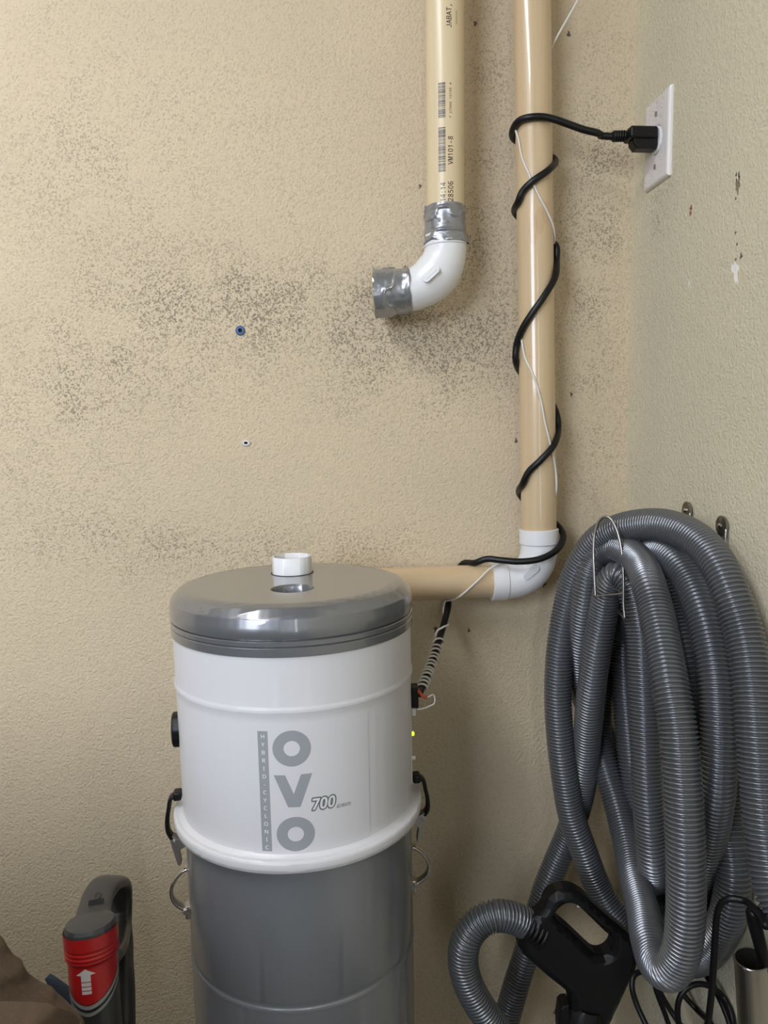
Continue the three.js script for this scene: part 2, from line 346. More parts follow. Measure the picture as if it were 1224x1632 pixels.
  band(onZ(709, 330, PZ), onZ(710, 391, PZ), 0.0256, 0.0287, 31, 'tape', 0.002);
  const endC = at(597, 468, depthOf(bend) + 0.004);
  band(e2.clone().addScaledVector(endDir, 0.000), endC, 0.0285, 0.0308, 44, 'tape', 0.0035);
  // cream stub inside the lower tape, open at the end
  const stub = lathe([[0.0262, -0.05], [0.0295, -0.02], [0.0298, 0.0012], [0.0292, 0.0016], [0.0268, 0.0016], [0.0262, 0.001], [0.0255, -0.05]], 64);
  const sm = mesh('stub', stub, M.cream, g);
  sm.position.copy(endC).sub(g.position);
  sm.quaternion.setFromUnitVectors(V(0, 1, 0), endC.clone().sub(e2).normalize());
}

// ------------------------------------------------------------------ long pipe down to the vacuum
const LZ = 0.046, LR = 0.0252;
const axisTop = onZ(848, 0, LZ), axisLow = onZ(859, 850, LZ), axisDir = axisTop.clone().sub(axisLow).normalize();
{
  const topEnd = axisLow.clone().addScaledVector(axisDir, 0.96);
  const g = thing('plastic_pipe', 'long worn cream plastic pipe with a black cord spiralled round it, turning behind the vacuum', 'pipe', topEnd.clone());
  const worn = canvasTexture(1024, 2048, (c, w, h) => {
    c.fillStyle = '#cdb591'; c.fillRect(0, 0, w, h);
    seed(9);
    for (let i = 0; i < 1500; i++) { c.fillStyle = `rgba(${130 + 90 * rnd()},${100 + 60 * rnd()},${60 + 40 * rnd()},${0.02 + 0.05 * rnd()})`; c.fillRect(rnd() * w, rnd() * h, 2 + 6 * rnd(), 10 + 180 * rnd()); }
    for (let i = 0; i < 420; i++) { const y = rnd() * h; c.fillStyle = `rgba(70,45,25,${0.15 + 0.4 * rnd()})`; c.beginPath(); c.arc(rnd() * w, y, 0.8 + 2.2 * rnd() * rnd(), 0, 7); c.fill(); }
    for (let i = 0; i < 40; i++) { c.strokeStyle = `rgba(120,80,40,${0.12 + 0.2 * rnd()})`; c.lineWidth = 1 + rnd(); c.beginPath(); const x = rnd() * w, y = rnd() * h; c.moveTo(x, y); c.lineTo(x + 40 * (rnd() - 0.5), y + 60 * (rnd() - 0.5)); c.stroke(); }
    for (let i = 0; i < 3; i++) { c.fillStyle = 'rgba(150,95,60,0.10)'; c.beginPath(); c.ellipse(w * (0.44 + 0.06 * i), h * (0.52 - 0.012 * i), 40, 50 - 8 * i, 0, 0, 7); c.fill(); }
  });
  worn.wrapS = worn.wrapT = THREE.RepeatWrapping; worn.repeat.set(1, 1 / 0.9);
  const m = M.cream.clone(); m.color = lin(1, 1, 1); m.map = worn; m.roughness = 0.3; m.clearcoat = 0.6; m.clearcoatRoughness = 0.08;
  mesh('tube', local(sweep([axisLow.clone().addScaledVector(axisDir, -0.01), topEnd], () => LR, 64, { normal: V(0, 0, -1) }), g), m, g);
  const h0 = onZ(780, 926, LZ), h1 = onZ(560, 934, LZ), hd = h1.clone().sub(h0).normalize();
  mesh('tube', local(sweep([h0.clone().addScaledVector(hd, -0.012), h0.clone().addScaledVector(hd, 0.26)], () => 0.0243, 64, { normal: V(0, 0, -1) }), g), m, g);
  const eTop = onZ(859, 866, LZ), corner = onZ(861, 922, LZ), eEnd = onZ(806, 926, LZ);
  const elbow = [eTop.clone().addScaledVector(axisDir, 0.004), ...arcTo(eTop, corner, eEnd, 22), eEnd.clone().addScaledVector(hd, 0.004)];
  mesh('elbow', local(sweep(elbow, () => 0.0264, 48, { normal: V(0, 0, 1) }), g), M.white, g);
  const cuff = (p, d, len, r) => sweep([-0.0006, 0, 0.001, len - 0.001, len].map((t) => p.clone().addScaledVector(d, t)), (s, i) => [r - 0.0025, r - 0.0007, r, r, r - 0.0006][i], 56);
  mesh('collar', local(cuff(eTop, axisDir, 0.0215, 0.0284), g), M.white, g);
  mesh('collar', local(cuff(eEnd, hd, 0.0225, 0.0281), g), M.white, g);
  { const p = at(846, 911, depthOf(corner) - 0.03), s = new THREE.Shape(), w = 0.013, h = 0.005;
    s.moveTo(-w + h, -h); s.lineTo(w - h, -h); s.absarc(w - h, 0, h, -Math.PI / 2, Math.PI / 2, false); s.lineTo(-w + h, h); s.absarc(-w + h, 0, h, Math.PI / 2, Math.PI * 1.5, false);
    const k = mesh('moulded_mark', new THREE.ExtrudeGeometry(s, { depth: 0.004, bevelEnabled: true, bevelSize: 0.0005, bevelThickness: 0.0005, bevelSegments: 2 }), M.white, g);
    k.quaternion.copy(CAMQ).multiply(new THREE.Quaternion().setFromEuler(new THREE.Euler(0.25, 0.12, rad(42))));
    k.position.copy(p).addScaledVector(FWD, 0.0015).sub(g.position); }
}
// a point on a winding of radius rr about the long pipe: side +1 front, -1 back
function around(px, py, side, rr) {
  let p = onZ(px, py, LZ);
  for (let k = 0; k < 3; k++) {
    const t = p.clone().sub(axisLow).dot(axisDir), a = axisLow.clone().addScaledVector(axisDir, t);
    const dx = clamp((p.x - a.x) / rr, -1, 1), dz = Math.sqrt(Math.max(0, 1 - dx * dx)) * rr * side;
    if (k === 2) return V(a.x + dx * rr, p.y, a.z + dz);
    p = onZ(px, py, a.z + dz);
  }
}
const HZ = { y: onZ(740, 928, LZ).y, z: LZ };                          // axis of the lying pipe, about level
// ------------------------------------------------------------------ outlet plate on the right wall
let plugPoint;
{
  const c = onX(1052, 224, XW), g = thing('outlet_plate', 'white single outlet cover plate on the right wall with a black plug in it', 'outlet', c.clone());
  g.rotation.y = -Math.PI / 2;                                         // local +z faces into the room, local x runs along the wall
  const w = 0.074, h = 0.113;
  const smudge = canvasTexture(256, 384, (k, W2, H2) => { k.fillStyle = '#e6e1de'; k.fillRect(0, 0, W2, H2); seed(21); for (let i = 0; i < 1100; i++) { const x = W2 * rnd(), y = H2 * rnd() ** 1.4; if (x > W2 * 0.8) continue; k.fillStyle = `rgba(${120 + 40 * rnd()},${105 + 40 * rnd()},${100 + 30 * rnd()},${0.05 + 0.16 * rnd()})`; k.beginPath(); k.ellipse(x, y, 1 + 5 * rnd(), 1 + 4 * rnd(), rnd() * 3, 0, 7); k.fill(); } });
  const plateMat = phys([1, 1, 1], 0.4, 0, { map: smudge, clearcoat: 0.2 });
  const s = new THREE.Shape(), iw = w / 2 - 0.0045, ih = h / 2 - 0.0045; s.moveTo(-iw, -ih); s.lineTo(iw, -ih); s.lineTo(iw, ih); s.lineTo(-iw, ih); s.closePath();
  const hole = new THREE.Path(); hole.absarc(0, 0, 0.0215, 0, Math.PI * 2, true); s.holes.push(hole);
  const pg = new THREE.ExtrudeGeometry(s, { depth: 0.001, bevelEnabled: true, bevelSize: 0.0045, bevelThickness: 0.0045, bevelSegments: 4, curveSegments: 40 });
  { const p = pg.attributes.position, t = pg.attributes.uv; for (let i = 0; i < p.count; i++) t.setXY(i, p.getX(i) / w + 0.5, p.getY(i) / h + 0.5); }
  mesh('plate', pg.translate(0, 0, 0.0005), plateMat, g);
  const rec = mesh('receptacle', lathe([[0.0001, 0.0075], [0.0165, 0.0075], [0.0176, 0.0066], [0.0178, 0.0005]], 48).rotateX(Math.PI / 2), M.white, g);
  void rec;
  for (const y of [-0.034, 0.034]) { const sc = mesh('screw', lathe([[0.0001, 0.0075], [0.0022, 0.0074], [0.0034, 0.0072], [0.0034, 0.003]], 20).rotateX(Math.PI / 2), M.zinc, g); sc.position.y = y; }
  plugPoint = c.clone().add(V(-0.008, 0.0, 0));
}

// the vacuum stands on the floor on this axis; drum(theta, y, r) is a point round it, theta in degrees from the side that faces the room
const AX = -0.0295, AZ = 0.215, AZIM = 1.9, RB = 0.139;
const drum = (theta, y, r) => V(AX + r * Math.sin(rad(theta + AZIM)), y, AZ + r * Math.cos(rad(theta + AZIM)));
const yFront = (px, py) => onZ(px, py, AZ + RB).y, ySide = (px, py) => onZ(px, py, AZ + 0.016).y;

// ------------------------------------------------------------------ black power cord wound round the long pipe
const CORD = 0.0047, CR = LR + CORD + 0.0004;
const g0 = plugPoint;
let cordTail;
{
  const g = thing('power_cord', 'thick black power cord spiralling down the long pipe from the wall outlet to the vacuum', 'cord', plugPoint.clone());
  const W0 = (px, py, d) => at(px, py, d), f = (px, py) => around(px, py, 1, CR), b = (px, py) => around(px, py, -1, CR);
  const dp = depthOf(plugPoint);
  const tail = plugPoint.clone().add(V(-0.045, 0.004, -0.002)), pre = tail.clone().add(V(-0.028, 0.004, -0.006));
  const d8 = depthOf(f(866, 187));
  const pts = [tail, pre, W0(956, 213.5, lerp(dp, d8, 0.5)), W0(930, 206.5, lerp(dp, d8, 0.72)), W0(906, 198, lerp(dp, d8, 0.9)), W0(886, 191, d8 - 0.001), f(866, 186.5), f(846, 187), f(828, 193), f(818, 204), b(818, 218), b(836, 232), b(860, 241), b(884, 248),
    f(887, 257), f(872, 273), f(850, 288), f(832, 306), f(823, 324), b(821, 338), b(834, 352), b(856, 366), b(880, 380), b(889, 394), f(891, 412), f(884, 442), f(866, 474), f(846, 502), f(830, 527), f(822, 550), b(821, 575), b(832, 596), b(856, 618), b(880, 640), b(889, 660),
    f(891, 682), f(882, 710), f(862, 733), f(842, 752), f(830, 770), b(828, 786), b(840, 802), b(864, 818), b(886, 832)];
  const onHoriz = (px, py, ang) => { const p = onZ(px, py, HZ.z); return V(p.x, HZ.y + Math.sin(ang) * 0.0300, HZ.z + Math.cos(ang) * 0.0300); };
  // round the outside of the elbow, over the lying pipe and down behind it
  const de = depthOf(onZ(860, 890, LZ)), dv = depthOf(drum(86, 0.79, RB + 0.012));
  pts.push(W0(897, 850, de - 0.006), W0(894, 868, de - 0.024), W0(880, 882, de - 0.036), W0(856, 892, de - 0.040), W0(826, 895, de - 0.036), W0(800, 893, de - 0.030), W0(775, 891, de - 0.022), onHoriz(756, 898, 1.35), onHoriz(742, 910, 2.2), onHoriz(728, 930, 3.1), onHoriz(719, 950, 4.0), W0(714, 968, de - 0.004), W0(708, 992, lerp(de, dv, 0.12)), W0(699, 1022, lerp(de, dv, 0.3)), W0(688, 1055, lerp(de, dv, 0.56)), W0(676, 1086, lerp(de, dv, 0.84)), W0(668, 1106, dv));
  const line = curvePoints(pts, 0.004);
  mesh('cable', local(sweep(line, () => CORD, 14), g), M.rubber, g);
  cordTail = line;
  // plug: flat body, thicker foot below, ribbed strain relief
  const body = new THREE.Shape(); body.moveTo(-0.001, -0.002); body.lineTo(-0.033, -0.002); body.lineTo(-0.033, -0.009); body.lineTo(-0.028, -0.0148); body.lineTo(-0.004, -0.0148); body.lineTo(-0.001, -0.011); body.closePath();
  mesh('plug_foot', new THREE.ExtrudeGeometry(body, { depth: 0.012, bevelEnabled: true, bevelSize: 0.002, bevelThickness: 0.004, bevelSegments: 4 }).translate(0.002, 0.003, -0.006), M.black, g);
  mesh('plug', new RoundedBoxGeometry(0.038, 0.0155, 0.028, 4, 0.0035).translate(-0.0195, 0.0065, 0), M.black, g);
  const relief = [];
  for (let i = 0; i < 5; i++) relief.push(lathe(ring(0.0058, 0, 0.0016, -90, 90, 6).map(([r, y]) => [r, y]), 20).rotateZ(Math.PI / 2).translate(-0.042 - i * 0.0032, 0.005, -0.001 - i * 0.0004));
  relief.push(new THREE.CylinderGeometry(0.0055, 0.0062, 0.018, 20).rotateZ(Math.PI / 2).translate(-0.049, 0.005, -0.0015));
  mesh('strain_relief', mergeGeometries(relief.map((r) => (r.index ? r.toNonIndexed() : r))), M.rubber, g);
}

// ------------------------------------------------------------------ thin white wire
{
  const WR = 0.00145, rr = LR + WR + 0.0005, over = LR + 2 * CORD + WR + 0.001;
  const f = (px, py, r = rr) => around(px, py, 1, r), b = (px, py) => around(px, py, -1, rr);
  const start = onZ(948, -60, 0.055);
  const g = thing('thin_wire', 'thin white two-strand wire hung loosely down the long pipe and bound round the cord end', 'wire', start.clone());
  const pts = [start, onZ(921, 0, 0.055), onZ(903, 32, 0.052), onZ(886, 62, 0.047), b(876, 82), b(856, 120), b(836, 160), b(822, 190), f(820, 206), f(823, 228), f(831, 252), f(842, 276), f(851, 296), f(862, 318), f(873, 340), f(881, 362), b(884, 388), b(868, 430), b(846, 480), b(830, 520), f(828, 545), f(836, 570), f(847, 592), f(856, 616), f(863, 642), f(868, 670), f(875, 700), f(881, 726), f(885, 752), f(886, 780), b(886, 805), b(880, 832)];
  const de = depthOf(onZ(860, 900, LZ));
  pts.push(at(862, 862, de + 0.024), at(838, 884, de + 0.022), at(812, 897, de - 0.006), at(793, 900, de - 0.026), at(780, 907, de - 0.031), at(766, 921, de - 0.034), at(750, 936, de - 0.033), at(735, 949, de - 0.026), at(722, 956, de - 0.014));
  // bound round the hanging cord
  const tail = cordTail, n = tail.length, i0 = tail.findIndex((p, i) => i > n * 0.82 && p.y < onZ(714, 962, LZ).y);
  const wind = [[0, 0], [0.26, 0.9], [0.33, 1.5], [0.42, 2.5], [0.455, 3.5], [0.52, 4.5], [0.55, 5.5], [0.61, 6.5], [0.64, 7.5], [0.70, 8.5], [0.735, 9.5], [0.765, 10.5], [0.83, 11.5], [0.87, 12.5], [0.91, 13.5], [0.955, 14.3]];
  const turnAt = (t) => { for (let i = 1; i < wind.length; i++) if (t <= wind[i][0]) return lerp(wind[i - 1][1], wind[i][1], (t - wind[i - 1][0]) / (wind[i][0] - wind[i - 1][0])); return 14.3; };
  const N1 = tail[n - 1].clone().sub(tail[i0]).normalize(), A = RIGHT.clone().addScaledVector(N1, -RIGHT.dot(N1)).normalize(), B = A.clone().cross(N1);
  const base = curvePoints(pts, 0.004), helix = [];
  for (let k = 0; k <= 420; k++) { const t = (k / 420) * 0.955, x = i0 + t * (n - 1 - i0), i = Math.min(n - 2, Math.floor(x)), p = tail[i].clone().lerp(tail[i + 1], x - i), a = turnAt(t) * Math.PI * 2 + Math.PI * 0.75, r = CORD + WR + 0.0003; helix.push(p.addScaledVector(A, Math.cos(a) * r).addScaledVector(B, -Math.sin(a) * r)); }
  mesh('wire', local(sweep(base, () => WR, 8), g), M.wire, g);
  mesh('wire_binding', local(sweep([base[base.length - 1], ...helix], () => WR, 8), g), M.wire, g);
  void over;
}

// ------------------------------------------------------------------ wall plugs left in the back wall
for (const [px, py, c, label, flat] of [[383, 527, [0.05, 0.10, 0.24], 'blue plastic wall plug sunk in an empty screw hole, the upper of the two', 1], [392, 706, [0.62, 0.58, 0.56], 'white plastic wall plug with chipped rim in the lower screw hole', 0.7]]) {
  const g = thing('wall_plug', label, 'wall plug', onZ(px, py, 0));
  const o = mesh('rim', lathe([[0.0022, -0.004], [0.0024, 0.0012], [0.0030, 0.0021], [0.0052, 0.0019], [0.0060, 0.0011], [0.0061, -0.004]], 32).rotateX(Math.PI / 2), phys(c, 0.5), g);
  o.scale.y = flat;
  g.scale.setScalar(1.12);
  const h = mesh('hole', lathe([[0.0001, 0.0004], [0.0023, 0.0004], [0.0024, -0.004]], 20).rotateX(Math.PI / 2), std([0.01, 0.01, 0.012], 0.9), g);
  h.scale.y = flat;
  const l = mesh('inner_ring', new THREE.TorusGeometry(0.0031, 0.0005, 8, 28), phys(c.map((v) => v * 1.7 + 0.03), 0.5), g); l.position.z = 0.0021; l.scale.y = flat;
}

// ------------------------------------------------------------------ central vacuum
{
  const g = thing('central_vacuum', 'tall white and grey cylindrical vacuum unit with a metallic lid standing by the wall', 'vacuum', V(AX + 0.008, 0, AZ));
  g.rotation.z = rad(0.6);
  const grey = phys([0.20, 0.207, 0.22], 0.32, 0.5, { clearcoat: 1, clearcoatRoughness: 0.13 });
  const canGrey = phys([0.22, 0.232, 0.25], 0.34, 0.35, { clearcoat: 0.7, clearcoatRoughness: 0.16 });
  const enamel = phys([0.68, 0.68, 0.70], 0.4, 0, { clearcoat: 0.35, clearcoatRoughness: 0.38 });
  const LT = 0.9425, holeC = onPlane(468.5, 937.5, 'y', LT).sub(V(AX, 0, AZ)), stubC = onPlane(468.3, 912.5, 'y', LT).sub(V(AX, 0, AZ));
  const plate = new THREE.Shape(); plate.absarc(0, 0, 0.1185, 0, Math.PI * 2, false);
  const well = new THREE.Path(); well.absarc(holeC.x, -holeC.z, 0.0248, 0, Math.PI * 2, true); plate.holes.push(well);
  const plain2 = (q) => { const n = q.index ? q.toNonIndexed() : q; n.deleteAttribute('uv'); return n; };
  const lid = mesh('lid', mergeGeometries([
    plain2(new THREE.ShapeGeometry(plate, 96).rotateX(-Math.PI / 2).translate(0, LT, 0)),
    plain2(lathe([[0.1185, LT], ...ring(0.1223, 0.9215, 0.021, 86, 0, 16), [0.1433, 0.9125], [0.1426, 0.9096], [0.1392, 0.9084], [0.139, 0.8925]], 160, 0.5)),
    plain2(lathe([[0, 0.926], [0.0232, 0.926], [0.0236, LT - 0.0022], [0.0248, LT]], 64, 0.5).translate(holeC.x, 0, holeC.z)),
  ]), grey, g);
  mesh('hole_floor', lathe([[0, 0.9262], [0.023, 0.9262]], 40).translate(holeC.x, 0, holeC.z), std([0.05, 0.05, 0.045], 0.5), lid);
  mesh('lid_band', lathe([[0.1385, 0.9078], [0.1422, 0.9074], [0.1430, 0.9066], [0.1430, 0.9022], [0.1422, 0.9014], [0.1412, 0.901], [0.1422, 0.9006], [0.1430, 0.8998], [0.1430, 0.8914], [0.1423, 0.8906], [0.1395, 0.8904]], 160, 0.5), grey, g);
  const st = mesh('exhaust_stub', lathe([[0.0222, 0], [0.0222, 0.0206], [0.0226, 0.0217], [0.0246, 0.0217], [0.0250, 0.021], [0.0252, 0]], 64), M.white, g);
  st.position.copy(stubC);
  const sr = mesh('stub_seat', lathe([[0.0252, 0.0002], [0.0264, 0.0008], [0.0270, 0.0005], [0.0272, -0.0004]], 64), std([0.03, 0.03, 0.032], 0.5), g);
  sr.position.copy(stubC);
  mesh('body', lathe([[0.1395, 0.8925], [0.141, 0.8905], [0.141, 0.8885], [0.1406, 0.8395], [0.1406, 0.8375], [0.1412, 0.8362], [0.1422, 0.8345], [0.1422, 0.832], [0.1412, 0.8302], [0.1402, 0.829], [0.1402, 0.826], [0.1401, 0.82], [0.139, 0.684], [0.139, 0.676], [0.1392, 0.674]], 160, 0.9), enamel, g);
  mesh('flange', lathe([[0.1388, 0.678], [0.1405, 0.6752], [0.143, 0.6738], [0.1452, 0.6736], [0.1465, 0.6744], [0.1488, 0.6742], [0.1498, 0.6732], [0.1503, 0.671], [0.1502, 0.6645], [0.1495, 0.6615], [0.148, 0.6602], [0.139, 0.6602]], 160, 0.7), enamel, g);
  mesh('canister', lathe([[0.1372, 0.6602], [0.1378, 0.6], [0.1376, 0.5055], [0.1371, 0.5042], [0.1364, 0.5028], [0.1364, 0.5], [0.1370, 0.4988], [0.1380, 0.4978], [0.1384, 0.4955], [0.1378, 0.493], [0.1374, 0.492], [0.137, 0.03], [0.134, 0.012], [0.128, 0], [0, 0]], 160, 0.7), canGrey, g);

  // printed sticker on the body
  const t0 = -21, t1 = 33, y0 = yFront(455, 1365), y1 = yFront(455, 1156), RL = RB + 0.0006;
  const tex = canvasTexture(1600, 2048, (c, w, h) => {
    const axisPx = (py) => lerp(471.5, 478, (py - 1160) / 200), X = (px, py) => { const th = (Math.asin(clamp((px - axisPx(py)) / 184.5, -1, 1)) * 180) / Math.PI; return ((th - t0) / (t1 - t0)) * w; };
    const Y = (px, py) => { // the height on the drum under a pixel, following its curve
      let p = onZ(px, py, AZ + RB);
      for (let k = 0; k < 4; k++) p = onZ(px, py, AZ + Math.sqrt(Math.max(0, RB * RB - (p.x - AX) ** 2)));
      return h * (1 - (p.y - y0) / (y1 - y0));
    };
    const th = (px, py) => { let p = onZ(px, py, AZ + RB); for (let k = 0; k < 4; k++) p = onZ(px, py, AZ + Math.sqrt(Math.max(0, RB * RB - (p.x - AX) ** 2))); return (((Math.atan2(p.x - AX, p.z - AZ) * 180) / Math.PI - AZIM - t0) / (t1 - t0)) * w; };
    void X;
    c.fillStyle = 'rgb(214,214,217)'; c.fillRect(0, 0, w, h);
    const ink = '#989ca1';
    const poly = (pts) => { c.beginPath(); pts.forEach(([a, b], i) => c[i ? 'lineTo' : 'moveTo'](th(a, b), Y(a, b))); c.closePath(); c.fill(); };
    // strip
    const sx0 = th(411.5, 1165), sx1 = th(427.5, 1165), ya = Y(420, 1164), yb = Y(426, 1356);
    c.fillStyle = ink; c.fillRect(sx0, ya, sx1 - sx0, yb - ya);
    c.fillStyle = '#eef0f2'; c.textAlign = 'center'; c.textBaseline = 'middle'; c.font = '82px sans-serif';
    [...'HYBRID-CYCLONIC'].forEach((ch, i) => c.fillText(ch, (sx0 + sx1) / 2, ya + (yb - ya) * (0.044 + (i * 0.923) / 14)));
    // O V O
    c.fillStyle = ink;
    const oh = (px, pa, pb) => { const cx = (th(px - 30.5, (pa + pb) / 2) + th(px + 30.5, (pa + pb) / 2)) / 2, rx = (th(px + 30.5, (pa + pb) / 2) - th(px - 30.5, (pa + pb) / 2)) / 2, top = Y(px, pa), bot = Y(px, pb), cy = (top + bot) / 2, ry = (bot - top) / 2;
      c.beginPath(); c.ellipse(cx, cy, rx, ry, 0, 0, Math.PI * 2); c.closePath(); c.moveTo(cx + rx * 0.42, cy); c.ellipse(cx, cy, rx * 0.42, ry * 0.42, 0, 0, Math.PI * 2); c.closePath(); c.fill('evenodd'); };
    oh(465.5, 1163.5, 1221); oh(470.5, 1301.5, 1356.5);
    poly([[436.5, 1234.5], [454.5, 1234.8], [468.0, 1265], [479.5, 1233.5], [497.5, 1231.5], [478.5, 1285.5], [459, 1286.3]]);
    // 700, outlined and leaning
    const tx = th(495, 1291), ty = Y(497, 1292), hh = ty - Y(497, 1272);
    c.save(); c.translate(tx, ty - hh * 0.06); c.transform(1, 0, -0.12, 1, 0, 0);
    c.font = 'bold ' + Math.round(hh * 1.28) + 'px sans-serif'; c.textAlign = 'left'; c.textBaseline = 'alphabetic';
    const want = th(534, 1282) - th(496, 1282), sc = want / c.measureText('700').width; c.scale(sc, 0.98); c.lineJoin = 'round';
    c.lineWidth = hh * 0.22; c.strokeStyle = '#62666a'; c.strokeText('700', 0, 0); c.fillStyle = '#dfe0e2'; c.fillText('700', 0, 0); c.restore();
    c.save(); c.translate(th(535.5, 1284), Y(535, 1285.5)); c.transform(1, 0, -0.2, 1, 0, 0); c.font = 'bold ' + Math.round(hh * 0.44) + 'px sans-serif'; c.fillStyle = '#6b6f73'; c.textAlign = 'left'; const wa = th(559, 1280) - th(536, 1280); c.scale(wa / c.measureText('AirWatts').width, 1); c.fillText('AirWatts', 0, 0); c.restore();
  });
  const lab = new THREE.CylinderGeometry(RL + 0.0008, RL - 0.0003, y1 - y0, 64, 1, true, rad(t0 + AZIM), rad(t1 - t0)).translate(0, (y0 + y1) / 2, 0);
  const labMat = phys([1, 1, 1], 0.4, 0, { map: tex, clearcoat: 0.35, clearcoatRoughness: 0.38 });
  mesh('label_sticker', lab, labMat, g);

  const toLocal = (p) => p.sub(g.position);
  // a sub-assembly at angle theta: local x = outwards, y = up, z = along the drum
  const mount = (name, theta) => { const q = new THREE.Group(); q.name = name; q.rotation.y = rad(theta + AZIM) - Math.PI / 2; g.add(q); return q; };
  // side port cap
  { const q = mount('side_port', -86), y = ySide(280, 1161); mesh('port_cap', lathe([[0.0001, 0.008], [0.0165, 0.0078], [0.0195, 0.0066], [0.0205, 0.005], [0.0208, -0.004]], 40).rotateZ(-Math.PI / 2).translate(0.1398, y, 0), M.black, q); }
  const flat = (pts, w, t, material, name, q) => { // strap of width w (along z), thickness t
    const line = curvePoints(pts.map(([x, y]) => V(x, y, 0)), 0.002);
    const hw = w / 2, ht = t / 2, sq = (th) => { const c = Math.cos(th), s = Math.sin(th), k = 1 / Math.pow(Math.abs(c) ** 4 + Math.abs(s) ** 4, 0.25); return [c * k * hw, s * k * ht]; };
    return mesh(name, sweep(line, (s, i, th) => sq(th), 20, { normal: V(0, 0, 1) }), material, q);
  };
  for (const [side, theta, yTop, yMid, yBot, yClip] of [[-1, -88, ySide(285, 1268), ySide(270, 1308), ySide(282, 1336), ySide(284, 1378)], [1, 87, ySide(668, 1248), ySide(684, 1285), ySide(676, 1308), ySide(674, 1350)]]) {
    const q = mount('latch', theta);
    flat([[0.1415, yTop], [0.1475, yTop + 0.0005], [0.1535, yTop - 0.003], [0.1565, lerp(yTop, yMid, 0.5)], [0.1592, yMid], [0.1585, lerp(yMid, yBot, 0.6)], [0.1545, yBot + 0.001]], 0.014, 0.005, M.rubber, 'latch_strap', q);
    mesh('strap_head', box(0.010, 0.011, 0.016, 0.003, 3).translate(0.1455, yTop, 0), M.rubber, q);
    const s = new THREE.Shape(); s.moveTo(0.139, yBot - 0.004); s.lineTo(0.1545, yBot + 0.004); s.lineTo(0.1562, yBot); s.lineTo(0.1535, yBot - 0.012); s.lineTo(0.1485, yClip + 0.002); s.lineTo(0.1465, yClip); s.lineTo(0.1452, yClip + 0.002); s.lineTo(0.1475, yBot - 0.014); s.lineTo(0.139, yBot - 0.010); s.closePath();
    mesh('latch_clip', new THREE.ExtrudeGeometry(s, { depth: 0.011, bevelEnabled: true, bevelSize: 0.0006, bevelThickness: 0.0006, bevelSegments: 2 }).translate(0, 0, -0.0055), M.zinc, q);
    for (const z of [-0.0075, 0.0075]) mesh('latch_pin', new THREE.CylinderGeometry(0.0022, 0.0022, 0.0025, 16).rotateX(Math.PI / 2).translate(0.1515, yBot - 0.003, z), M.chrome, q);
    void side;
  }
  for (const [theta, ya, yb, out] of [[-87, ySide(297, 1384), ySide(300, 1450), 0.1585], [86, ySide(663, 1357), ySide(663, 1418), 0.1592]]) {
    const q = mount('carry_handle', theta);
    flat([[0.137, ya], [0.1425, ya - 0.0015], [out - 0.006, lerp(ya, yb, 0.22)], [out, lerp(ya, yb, 0.5)], [out - 0.003, lerp(ya, yb, 0.75)], [0.1465, yb + 0.004], [0.1405, yb + 0.002]], 0.012, 0.0042, M.chrome, 'bail', q);
    mesh('bail_bracket', box(0.006, 0.017, 0.014, 0.0015).translate(0.1395, yb - 0.001, 0), M.chrome, q);
    mesh('bail_pivot', new THREE.CylinderGeometry(0.003, 0.003, 0.018, 16).rotateX(Math.PI / 2).translate(0.1425, yb + 0.001, 0), M.chrome, q);
  }
  // right side: connector block, lamp, button
  const right = mount('control_panel', 84);
  const yc = ySide(664, 1116);
  mesh('panel_plate', box(0.004, 0.115, 0.05, 0.0015).translate(0.1376, ySide(660, 1175), -0.010), enamel, right);
  mesh('power_inlet', box(0.009, 0.026, 0.02, 0.002).translate(0.1445, yc + 0.001, -0.004), M.black, right);
  mesh('terminal', box(0.005, 0.010, 0.006, 0.001).translate(0.1432, ySide(662, 1138), 0), M.white, right);
  mesh('indicator_lamp', new THREE.SphereGeometry(0.0029, 16, 12).scale(0.8, 1, 1).translate(0.1415, ySide(661, 1175), -0.002), new THREE.MeshStandardMaterial({ color: 0x202400, emissive: lin(0.75, 0.9, 0.05), emissiveIntensity: 1.6, roughness: 0.3 }), right);
  mesh('push_button', lathe([[0.0001, 0.0042], [0.0022, 0.0040], [0.0026, 0.003], [0.0026, -0.001]], 16).rotateZ(-Math.PI / 2).translate(0.1405, ySide(663, 1213), 0), M.white, right);
  void toLocal;
}
// loose low-voltage wire looped out of the vacuum's side
{
  const p0 = drum(83, ySide(666, 1107), 0.1505), d = depthOf(p0), g = thing('control_wire', 'short stripped white wire loop with red tip beside the black plug on the vacuum', 'wire', p0.clone());
  mesh('red_wire', local(sweep(curvePoints([at(664, 1098, d), at(670, 1105, d - 0.004), at(674, 1110, d - 0.005), at(681, 1112, d - 0.005)], 0.002), (s) => 0.0024 - s * 0.03, 10), g), phys([0.42, 0.06, 0.025], 0.5), g);
  mesh('white_wire', local(sweep(curvePoints([at(680, 1112, d - 0.005), at(686, 1109, d - 0.003), at(691, 1107, d), at(693, 1114, d), at(692, 1121, d), at(685, 1125, d), at(675, 1129, d - 0.003), at(665, 1131, d - 0.004)], 0.002), () => 0.0009, 8), g), M.wire, g);
}

